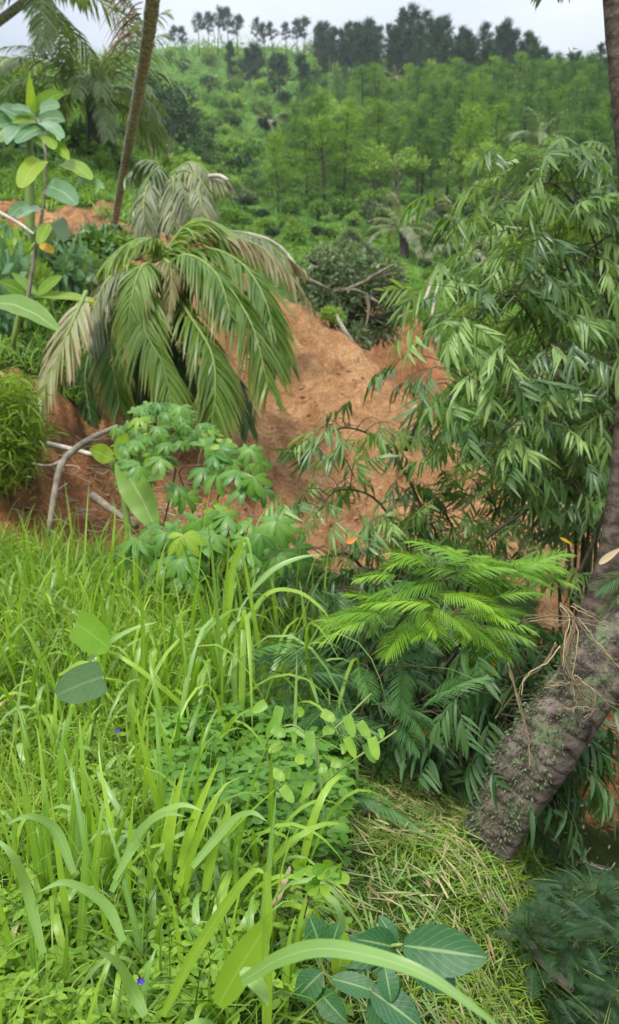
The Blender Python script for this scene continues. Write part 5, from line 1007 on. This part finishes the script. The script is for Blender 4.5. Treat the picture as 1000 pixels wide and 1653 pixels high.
# blades shared by the big tufts
def blade_mesh(v, mat):
    g = np.random.default_rng(1500 + v); g_ = G(); dr = [.5, .9, 1.4, 2.0, 2.8, 3.6, 1.1, 2.4][v % 8]; a = .12 + .35 * g.random()
    g_.add(*ribbons([[0, 0, 0]], [[math.sin(a), 0, math.cos(a)]], [[0, 1.0, g.normal(0, .3)]], 1.0, .020 + .008 * g.random(), dr, 12, 'grass', .35, 1.8, tint=[g.random()])); return g_.mesh('blade', mat)
BLD = [blade_mesh(v, M['grass']) for v in range(10)] + [blade_mesh(v + 3, M['grass_blue']) for v in range(6)] + [blade_mesh(v, M['tan']) for v in (2, 4, 5)]
def tuft(px, py, n, hpx, label, d=None, spread=.10, group=None, blue=.3, lean=None, wide=1.0):
    if d is None: q, dd = hit(px, py); q = q[0]; d = dd[0]
    else: q = at(px, py, d); q[2] = ground(q[0], q[1])
    if np.isnan(q[2]): return
    h = hpx / FPX * d; t = thing('grass_clump', label, 'grass clump', q, group=group)
    for k in range(n):
        v = rng.integers(10) if rng.random() > blue else 10 + rng.integers(6)
        if rng.random() < .008: v = 16 + rng.integers(3)
        o = rng.normal(0, spread, 2); az = rng.random() * 6.28 if lean is None else lean + rng.normal(0, 1.0)
        s = h * rng.uniform(.7, 1.6); ww = rng.uniform(.8, 1.35) * wide * (.75 + .25 * min(1, h / .5)); link('blade', BLD[v], t, (o[0], o[1], -.03), (rng.normal(0, .15), rng.normal(0, .15), az), (s, ww, s))
    return t
TU = [(355, 1180, 30, 300, 'tallest grass clump, its blades crossing in front of the cassava', .13, None), (285, 1170, 26, 230, 'tall grass clump left of the tallest one, above the round taro-like leaves', .12, None), (430, 1160, 30, 230, 'tall grass clump arching right towards the feathery shrub', .14, 0.0),
 (215, 1120, 22, 190, 'bright grass clump behind the upper round leaf', .12, None), (150, 1000, 20, 150, 'grass clump on the brow at left below the crooked branch', .12, None), (60, 1010, 20, 130, 'grass clump near the left edge of the brow', .12, None), (240, 1010, 18, 120, 'grass clump on the brow beneath the lime banana leaf', .1, None), (20, 1110, 20, 150, 'grass clump at the left edge, second row', .12, None), (110, 1180, 20, 150, 'grass clump left of the lower round leaf', .1, None),
 (300, 1470, 34, 250, 'large grass clump in the lower left centre, blades fanning both ways', .13, None), (180, 1480, 30, 230, 'large bluish grass clump left of the lower centre clump', .13, None), (60, 1450, 28, 200, 'arching grass clump near the lower left edge', .13, None), (390, 1440, 22, 210, 'grass clump rising right of the lower centre clump', .09, 0.0), (20, 1560, 20, 190, 'grass clump in the bottom left corner', .12, None), (270, 1600, 26, 210, 'front grass clump at the bottom beside the violet flower', .12, None), (130, 1620, 18, 170, 'front grass clump left of the violet flower', .1, None), (400, 1600, 18, 190, 'front grass clump behind the wide folded leaf', .08, None),
 (320, 1290, 20, 150, 'shorter grass clump in the middle of the left slope', .12, None), (150, 1290, 20, 130, 'shorter grass clump left of the middle', .12, None), (20, 1270, 18, 120, 'shorter grass clump at the left edge, mid height', .12, None), (470, 1080, 20, 160, 'grass clump at the right end of the brow by the cassava', .1, None), (390, 1060, 18, 150, 'grass clump just in front of the low cassava', .1, None)]
for px, py, n, hp, lab, sp_2, ln in TU: tuft(px, py, n, hp, lab, None, sp_2, lean=ln)
def brow():
    s_ = ['at the left edge', 'left of the round leaves', 'behind the round leaves', 'in front of the cassava'][KX]; return 'small bright grass clump near the brow ' + s_, None, .09, 'small brow clumps ' + s_
for k in range(34):
    KX = k % 4; tuft([-30, 60, 150, 270][KX] + rng.uniform(0, 100), rng.uniform(905, 1090), 12, rng.uniform(80, 130), *brow(), .15)
for k in range(16):
    tuft(rng.uniform(-20, 140) + 175 * (k % 2), rng.uniform(1130, 1420), 12, rng.uniform(90, 150), 'small grass clump among the weeds, ' + ['left side', 'towards the centre'][k % 2], None, .08, 'small clumps among the weeds, ' + ['left side', 'towards the centre'][k % 2], .3)

# single long blades that show against the rest
def long_blade(label, pts, W, mat='grass', fold=.3, prof='grass', side=None, tint=.7, n=26):
    P = atc(pts, n); t_ = thing('grass_plant', label, 'grass', P[0]); T = nrm(np.gradient(P, axis=0)); sd_ = np.array(side if side is not None else [0.2, -.5, .8]); sd_ = nrm(np.cross(T, sd_)); nn = np.cross(sd_, T)
    tv = np.linspace(0, 1, n); w_ = (W * .5 * PROF[prof](tv))[:, None]; V = np.stack([P - sd_ * w_, P - nn * w_ * fold, P + sd_ * w_], 1); idx = np.arange(n * 3).reshape(n, 3)
    F = np.stack([idx[:-1, :-1], idx[:-1, 1:], idx[1:, 1:], idx[1:, :-1]], -1).reshape(-1, 4); U = np.empty((n, 3, 2)); U[..., 0] = [0, .5, 1]; U[..., 1] = tv[:, None]
    link('blade', mesh('blade', V.reshape(-1, 3) - P[0], F, U.reshape(-1, 2), np.full(n * 3, tint), M[mat]), t_)
long_blade('long pale blade arching across the bottom in front of the dark serrate leaves', [(390, 1585, 1.35), (450, 1548, 1.3), (520, 1530, 1.25), (610, 1545, 1.2), (690, 1575, 1.17), (770, 1630, 1.15), (830, 1680, 1.15)], .030, 'grass_blue', .2)
long_blade('tall lime blade bent over sharply at its tip near the bottom centre', [(262, 1640, 1.5), (320, 1530, 1.48), (380, 1440, 1.46), (412, 1406, 1.45), (430, 1412, 1.44)], .022, 'grass', tint=.9)
long_blade('hanging lime blade dropping straight down at the bottom centre', [(430, 1408, 1.44), (432, 1470, 1.43), (428, 1560, 1.42), (424, 1660, 1.4)], .018, 'grass', tint=.95)
long_blade('wide bright folded leaf standing left of the hanging lime blade', [(352, 1625, 1.5), (385, 1565, 1.46), (420, 1510, 1.43), (440, 1472, 1.42)], .055, 'grass', .25, 'lance', tint=.9)
long_blade('torn pale blade tip curling down at the bottom centre', [(390, 1565, 1.42), (410, 1580, 1.4), (424, 1600, 1.4), (434, 1624, 1.4)], .03, 'grass_blue', .2, 'lance')
long_blade('slender blade standing beside the small three-leaved vine', [(418, 1520, 2.0), (432, 1420, 2.0), (440, 1340, 2.0), (447, 1275, 2.0)], .016, 'grass_blue')
long_blade('blade arching down over the vine leaves in the centre', [(440, 1190, 2.9), (470, 1178, 2.8), (500, 1195, 2.75), (515, 1240, 2.7), (524, 1330, 2.7)], .030, 'grass_blue')
long_blade('broad upright blade crossing the low cassava', [(345, 1060, 4.4), (368, 980, 4.4), (378, 910, 4.4), (398, 868, 4.35), (412, 930, 4.3)], .045, 'grass')
long_blade('long pale blade curving right in front of the bamboo thicket', [(400, 960, 4.2), (440, 920, 4.2), (485, 900, 4.2), (525, 895, 4.2)], .035, 'grass_blue')
long_blade('lime blade curving right above the dark feathery shrub', [(380, 1030, 4.2), (430, 960, 4.2), (480, 955, 4.15), (522, 985, 4.1), (535, 1010, 4.1)], .03, 'grass')
long_blade('broad blade slanting across the left slope above the upper round leaf', [(140, 1070, 3.6), (175, 1038, 3.6), (215, 1015, 3.6), (255, 1004, 3.6)], .03, 'grass_blue')
long_blade('arched blade bending over the lower round leaf', [(95, 1090, 3.2), (135, 1070, 3.15), (160, 1100, 3.1), (176, 1165, 3.1)], .025, 'grass', tint=.9)
for k, (x0, y0, x1, y1) in enumerate([(290, 1400, 355, 1225), (285, 1440, 365, 1260), (270, 1390, 300, 1230), (330, 1440, 375, 1290)]):
    long_blade(['tall upright lime blade, leftmost of the four standing in the centre', 'upright blade, second from the left of the four standing in the centre', 'upright blade set behind the other three standing in the centre', 'upright blade, rightmost of the four standing in the centre'][k], [(x0, y0, 2.2), ((x0 + x1) / 2 - 5, (y0 + y1) / 2, 2.2), (x1, y1, 2.2)], .028, 'grass', tint=.9)
for k, pts in enumerate([[(180, 1440, 2.1), (225, 1345, 2.1), (265, 1315, 2.05), (300, 1318, 2.0)], [(185, 1420, 2.1), (240, 1330, 2.1), (290, 1300, 2.05), (330, 1310, 2.0)], [(310, 1400, 2.1), (370, 1330, 2.1), (405, 1312, 2.05), (432, 1326, 2.0)], [(120, 1410, 2.0), (90, 1340, 2), (50, 1318, 1.95), (10, 1330, 1.9)], [(70, 1540, 1.9), (45, 1440, 1.9), (20, 1380, 1.85), (-20, 1345, 1.85)], [(235, 1640, 1.6), (215, 1600, 1.6), (190, 1555, 1.55), (150, 1530, 1.5)], [(200, 1520, 1.9), (170, 1460, 1.9), (110, 1425, 1.85), (60, 1440, 1.8)]]):
    long_blade(['broad bluish blade arching right, lower of the pair left of centre', 'broad bluish blade arching right, upper of the pair left of centre', 'slim blade arching right towards the small three-leaved vine', 'blade arching left at the left edge, topmost of three', 'long blade rising from the lower left and leaving at the edge', 'dark bluish blade curving up from the bottom left of centre', 'bluish blade arching left over the lower left herbs'][k], pts, .027, 'grass_blue')

# ================================================================ broad-leaved plants near the camera
bs = at(560, 1640, 1.95); bs[2] = ground(bs[0], bs[1]); t = thing('broad_leaved_plant', 'young plant with large dark serrate leaves and pale veins at the bottom centre', 'plant', bs)
g_ = G(); SP = atc([(520, 1680, 1.95), (540, 1610, 1.95), (570, 1560, 1.92), (620, 1530, 1.9), (650, 1525, 1.88)], 12); g_.add(*tube(SP, np.linspace(.008, .004, 12), 6)); g_.add(*tube(atc([(545, 1600, 1.95), (520, 1560, 1.95), (515, 1530, 1.95)], 6), .004, 5)); link('stem', g_.mesh('stem', M['stalk'], bs), t)
def serrate(name, parent, b0, pb, pt, W, mat, face, droop=.4, label=None):
    n = 22; dv = pt - pb; L = np.linalg.norm(dv); d0 = dv / L; face = np.asarray(face, float); sd_ = nrm(np.cross(d0, face)); up = np.cross(sd_, d0); tv = np.linspace(0, 1, n); P = pb + d0 * (tv * L)[:, None] + up * (droop * L * (.6 * tv * (1 - tv)))[:, None]
    wv = W * .5 * PROF['oval'](tv) * (1 + .05 * (np.arange(n) % 2)); lv = np.array([-1, -.55, 0, .55, 1.0]); V = P[:, None] + sd_ * (wv[:, None] * lv)[..., None] + up * (np.abs(lv) * wv[:, None] * .22 + .02 * wv[:, None] * np.sin(tv * 42)[:, None] * (np.abs(lv) > .4))[..., None]
    idx = np.arange(n * 5).reshape(n, 5); F = np.stack([idx[:-1, :-1], idx[:-1, 1:], idx[1:, 1:], idx[1:, :-1]], -1).reshape(-1, 4); U = np.empty((n, 5, 2)); U[..., 0] = (lv + 1) / 2; U[..., 1] = tv[:, None]
    o = link(name, mesh(name, V.reshape(-1, 3) - b0, F, U.reshape(-1, 2), np.full(n * 5, rng.random()), M[mat]), parent)
    if label: o['label'] = label
    return o
for (x0, y0, d0, x1, y1, d1, wd, mt) in [(652, 1526, 1.86, 786, 1546, 1.80, 72, 'big_leaf'), (640, 1530, 1.9, 575, 1516, 1.85, 46, 'big_leaf'), (655, 1532, 1.9, 735, 1600, 1.85, 60, 'big_leaf'), (630, 1535, 1.92, 520, 1540, 1.92, 50, 'big_leaf'), (520, 1540, 1.95, 500, 1480, 1.95, 50, 'big_leaf'), (530, 1545, 1.95, 548, 1488, 1.95, 34, 'big_leaf'), (545, 1572, 1.9, 556, 1505, 1.88, 34, 'lime'), (536, 1580, 1.88, 620, 1606, 1.85, 34, 'big_leaf'), (622, 1562, 1.85, 632, 1618, 1.82, 34, 'big_leaf'), (600, 1600, 1.85, 680, 1660, 1.8, 52, 'big_leaf'), (605, 1600, 1.9, 640, 1690, 1.85, 60, 'big_leaf'), (640, 1525, 1.95, 612, 1478, 1.98, 26, 'big_leaf'), (640, 1545, 1.9, 600, 1570, 1.9, 40, 'big_leaf'), (520, 1570, 1.95, 480, 1610, 1.95, 44, 'big_leaf'), (515, 1600, 1.95, 560, 1650, 1.9, 40, 'big_leaf'), (560, 1580, 1.95, 590, 1560, 2.0, 44, 'big_leaf')]:
    o = serrate('leaf', t, bs, at(x0, y0, d0), at(x1, y1, d1), wd / FPX * d0, mt, [rng.normal(0, .2), -.7 + rng.normal(0, .15), .75 + rng.normal(0, .1)]); 
    if mt == 'lime': o['label'] = 'fresh pale lime leaf'
    c = SP[np.argmin(((SP - at(x0, y0, d0)) ** 2).sum(1))]; g_ = G(); g_.add(*tube([c, at(x0, y0, d0)], .0022, 4, cap=False)); link('petiole', g_.mesh('petiole', M['stalk'], bs), o)
# small vine with leaflets in threes and fours
bs = at(478, 1515, 2.1); bs[2] = ground(bs[0], bs[1]); t = thing('seedling', 'small seedling with rounded lime leaflets on a reddish stem over the cut grass', 'seedling', bs)
g_ = G(); g_.add(*tube(atc([(476, 1520, 2.1), (490, 1480, 2.05), (500, 1440, 2.02), (512, 1410, 2.0)], 8), [.006, .006, .005, .005, .004, .004, .003, .003], 5)); link('stem', g_.mesh('stem', M['red_stem'], bs), t)
for (cx, cy) in [(492, 1398), (528, 1400), (516, 1428), (548, 1408)]:
    for k in range(4):
        a = k * 1.4 + rng.random(); leaf(t, bs, at(cx, cy, 2.0), at(cx + 24 * math.cos(a), cy + 17 * math.sin(a) + 5, 1.97), .028, 'vine_leaf', 'leaflet', .4, 'obov', .15, 5)
    g_ = G(); g_.add(*tube([at(512, 1412, 2.0), at(cx, cy, 2.0)], .0015, 4, cap=False)); link('petiole', g_.mesh('petiole', M['stalk'], bs), t)
# taro-like round leaves
for (bx, by, x0, y0, x1, y1, d, wd, lab, mt) in [(150, 1110, 120, 1006, 176, 1048, 3.6, 44, 'round green taro-like leaf standing in the grass at left, upper of the two', 'vine_leaf'), (130, 1180, 168, 1092, 92, 1122, 3.2, 46, 'round dull green taro-like leaf standing in the grass at left, lower of the two', 'round_dull')]:
    bs = at(bx, by, d); bs[2] = ground(bs[0], bs[1]); t = thing('round_leaf_plant', lab, 'plant', bs); leaf(t, bs, at(x0, y0, d - .1), at(x1, y1, d - .2), wd / FPX * d * 1.25, mt, prof='heart', pet=bs, petr=.006, face=[0, -1, .35], droop=.2, fold=.1)
# climbing vine in the centre
bs = at(470, 1380, 2.75); bs[2] = ground(bs[0], bs[1]); t = thing('climbing_vine', 'leafy climbing vine with rounded yellow-green leaves in the centre of the picture', 'vine', bs)
V1 = atc([(470, 1390, 2.8), (450, 1290, 2.75), (430, 1200, 2.7), (470, 1170, 2.7), (520, 1190, 2.7), (600, 1120, 2.9)], 24); V2 = atc([(470, 1390, 2.8), (500, 1300, 2.75), (540, 1250, 2.75), (640, 1180, 2.9)], 16); g_ = G(); g_.add(*tube(V1, .004, 5)); g_.add(*tube(V2, .004, 5)); link('stem', g_.mesh('stem', M['stalk'], bs), t); VA = np.concatenate([V1, V2])
for (px, py) in [(430, 1135), (452, 1140), (448, 1160), (440, 1175), (455, 1200), (470, 1190), (492, 1225), (500, 1180), (455, 1270), (465, 1295), (445, 1280), (420, 1270), (432, 1290), (405, 1275), (485, 1335), (500, 1345), (600, 1190), (612, 1185), (590, 1200), (540, 1175), (560, 1155), (520, 1150), (480, 1150), (550, 1210), (535, 1230), (575, 1235), (515, 1240), (410, 1300), (400, 1240), (440, 1245), (560, 1190), (580, 1165), (500, 1290), (470, 1250), (505, 1260), (425, 1320), (455, 1325), (480, 1380), (450, 1400)]:
    e = at(px, py, 2.65 + rng.normal(0, .05)); a = rng.uniform(0, 6.28); leaf(t, bs, e, e + np.array([math.cos(a) * .042, -.02 + .02 * math.sin(a), -.025 + .035 * math.sin(a)]), .034, ['vine_leaf', 'weed_dark', 'vine_leaf'][rng.integers(3)], prof='heart', pet=VA[np.argmin(((VA - e) ** 2).sum(1))], petr=.0015, fold=.2, S=5, droop=.3)
# low leafy plants filling the middle
BLW = [bush_parts(v + 40, M['weed_dark'], .20, 520, stemh=.1) for v in range(2)] + [bush_parts(v + 44, M['vine_leaf'], .17, 520, stemh=.1) for v in range(2)]
for k, (px, py, wp, lab) in enumerate([(480, 1330, 120, 'deep green leafy herb left of the cut grass slope'), (400, 1360, 110, 'yellow-green leafy herb beside the four upright blades'), (560, 1290, 110, 'deep green herb under the dark feathery shrub'), (340, 1330, 120, 'leafy herb at the middle of the near slope'), (250, 1280, 120, 'deep green herb in the middle of the left slope'), (180, 1270, 100, 'yellow-green herb left of the middle'), (510, 1230, 120, 'herb in the centre under the arching blade'), (440, 1230, 110, 'leafy herb just left of the climbing vine'), (300, 1230, 100, 'fresh leafy herb above the middle of the left slope'), (600, 1255, 90, 'deep green herb at the edge of the dark hollow')]):
    q, d = hit(px, py, 1.6); s = wp / 2 / FPX * d[0]; plant('leafy_herb', lab, 'herb', BLW[[0, 3, 1, 2, 1, 3, 0, 2, 3, 1][k]], q[0] - [0, 0, .03], (s, s, s * .8))
# dark leaf litter and creepers in the hollow left of the trunk
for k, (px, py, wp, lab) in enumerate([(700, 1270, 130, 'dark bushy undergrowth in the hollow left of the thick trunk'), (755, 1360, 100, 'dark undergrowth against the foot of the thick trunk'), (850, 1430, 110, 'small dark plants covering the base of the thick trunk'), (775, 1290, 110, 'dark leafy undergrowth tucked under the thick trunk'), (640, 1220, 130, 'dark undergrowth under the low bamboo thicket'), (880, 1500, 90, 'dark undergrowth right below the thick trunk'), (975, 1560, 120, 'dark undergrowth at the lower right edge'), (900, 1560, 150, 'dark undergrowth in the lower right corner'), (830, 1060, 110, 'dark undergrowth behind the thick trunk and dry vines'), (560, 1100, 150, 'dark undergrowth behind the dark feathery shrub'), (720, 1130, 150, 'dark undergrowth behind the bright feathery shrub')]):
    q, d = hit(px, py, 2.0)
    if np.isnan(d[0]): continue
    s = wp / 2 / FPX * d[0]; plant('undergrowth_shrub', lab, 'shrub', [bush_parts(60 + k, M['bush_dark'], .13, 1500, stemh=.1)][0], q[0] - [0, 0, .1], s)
# orange and dead bamboo leaves
for (x0, y0, x1, y1, d, W, mt, lab) in [(664, 1196, 696, 1178, 3.9, .035, 'orange', 'orange dead leaf caught in the dark hollow'), (796, 1068, 798, 1105, 4.0, .02, 'orange', 'narrow orange leaf hanging below the bright feathery shrub'), (560, 876, 578, 868, 5.0, .04, 'orange', 'small orange leaf among the bamboo above the feathery shrub'), (968, 910, 1004, 884, 3.5, .03, 'tan', 'dry tan leaf pointing up right in front of the slim right trunk'), (905, 868, 925, 880, 5, .02, 'yellow', 'narrow yellow leaf in the bamboo left of the slim trunk')]:
    P0 = at(x0, y0, d); t = thing('dead_leaf', lab, 'dead leaf', P0); leaf(t, P0, P0, at(x1, y1, d), W, mt, 'blade', .2, 'lance')
# violet flowers
for (px, py, d, lab) in [(228, 1582, 1.75, 'small violet flower low in the front grass'), (190, 1178, 2.9, 'tiny violet flower in the grass below the round leaf')]:
    c = at(px, py, d); g0 = c.copy(); g0[2] = ground(c[0], c[1]); t = thing('violet_flower', lab, 'flower', g0); g_ = G(); g_.add(*tube(curve([g0, (g0 + c) / 2 + [.01, 0, 0], c], 5), .0012, 4)); link('stem', g_.mesh('stem', M['stalk'], g0), t)
    mv = leafmat('violet_petal', (.09, .05, .5), (.16, .09, .7), .3, .5, tr=(1, 1, 1.2)) if 'violet_petal' not in bpy.data.materials else bpy.data.materials['violet_petal']
    for k in range(5):
        a = k * 1.257; g_ = G(); g_.add(*ribbons([c], [[math.cos(a), -.4, math.sin(a)]], [[-math.sin(a), 0, math.cos(a)]], .011, .009, .1, 3, 'oval')); link('petal', g_.mesh('petal', mv, g0), t)
# grassy hummock hanging over the ledge at the left edge
def hummock():
    n = 5200; c = at(10, 660, 7.6); px = rng.uniform(-60, 66, n); py = rng.uniform(610, 800, n); k = (px - 5) ** 2 / 62 ** 2 + (py - 690) ** 2 / 95 ** 2 < 1; px, py = px[k], py[k]; m = len(px); bulge = np.sqrt(np.clip(1 - ((px - 5) / 66) ** 2 - ((py - 690) / 100) ** 2, 0, 1)); P = at(px, py, 7.7 - bulge * .6)
    t = thing('grass_hummock', 'grassy overhanging hummock above the dark ledge at the left edge', 'hummock', c)
    u = np.linspace(0, 2 * np.pi, 18); v = np.linspace(0, np.pi, 10); UU, VV = np.meshgrid(u, v, indexing='ij'); sx = 60 / FPX * 7.7; sz = 88 / FPX * 7.7; cc = at(5, 700, 7.9); X = cc + np.stack([np.cos(UU) * np.sin(VV) * sx, np.sin(UU) * np.sin(VV) * .55, np.cos(VV) * sz], -1) * (1 + .1 * fbm(UU * 2 + 9, VV * 3, 2, 1))[..., None]
    idx = np.arange(180).reshape(18, 10); F = np.stack([idx[:-1, :-1], idx[1:, :-1], idx[1:, 1:], idx[:-1, 1:]], -1).reshape(-1, 4)[:, ::-1]; link('earth', mesh('earth', X.reshape(-1, 3) - c, F, None, None, barkmat('dark_earth', (.05, .025, .014), (.13, .065, .035), 6)), t)
    P = P + rng.normal(0, .06, (m, 3)) + .25 * fbm(px / 22, py / 22, 2)[:, None] * np.array([.3, -1, .6]); d = nrm(np.stack([rng.normal(0, .8, m), -.4 + rng.normal(0, .6, m), rng.uniform(-.2, 1, m)], -1)); g_ = G(); g_.add(*ribbons(P, d, rand_dirs(m), rng.uniform(.05, .34, m) * rng.random(m) ** .5, rng.uniform(.007, .02, m), rng.uniform(.3, 2.2, m), 4, 'grass', tint=np.clip(.55 + rng.normal(0, .25, m), 0, 1))); link('grass', g_.mesh('grass', M['turf'], c), t)['kind'] = 'stuff'
hummock()
# ================================================================ humid air
m, t = new_mat('humid_air'); o = N(t, 'ShaderNodeOutputMaterial'); v = N(t, 'ShaderNodeVolumePrincipled'); v.inputs['Color'].default_value = (.82, .88, .95, 1); v.inputs['Density'].default_value = .00045; v.inputs['Anisotropy'].default_value = .2
t.links.new(v.outputs[0], o.inputs['Volume'])
gv = np.empty(len(bpy.data.objects['ground'].data.vertices) * 3, np.float32); bpy.data.objects['ground'].data.vertices.foreach_get('co', gv); gz = gv[2::3]; zmin = float(gz.min()) - 1.0
X0 = 470; z0, z1 = zmin, max(float(gz.max()) + 22, 95)
Vb = [(-X0, -X0, z0), (X0, -X0, z0), (X0, X0, z0), (-X0, X0, z0), (-X0, -X0, z1), (X0, -X0, z1), (X0, X0, z1), (-X0, X0, z1)]
me = bpy.data.meshes.new('haze'); me.from_pydata(Vb, [], [(0, 3, 2, 1), (4, 5, 6, 7), (0, 1, 5, 4), (1, 2, 6, 5), (2, 3, 7, 6), (3, 0, 4, 7)]); me.materials.append(m); tag(link('haze', me), 'thin humid haze softening the far hill', 'haze', kind='stuff')
scene.cycles.volume_bounces = 0
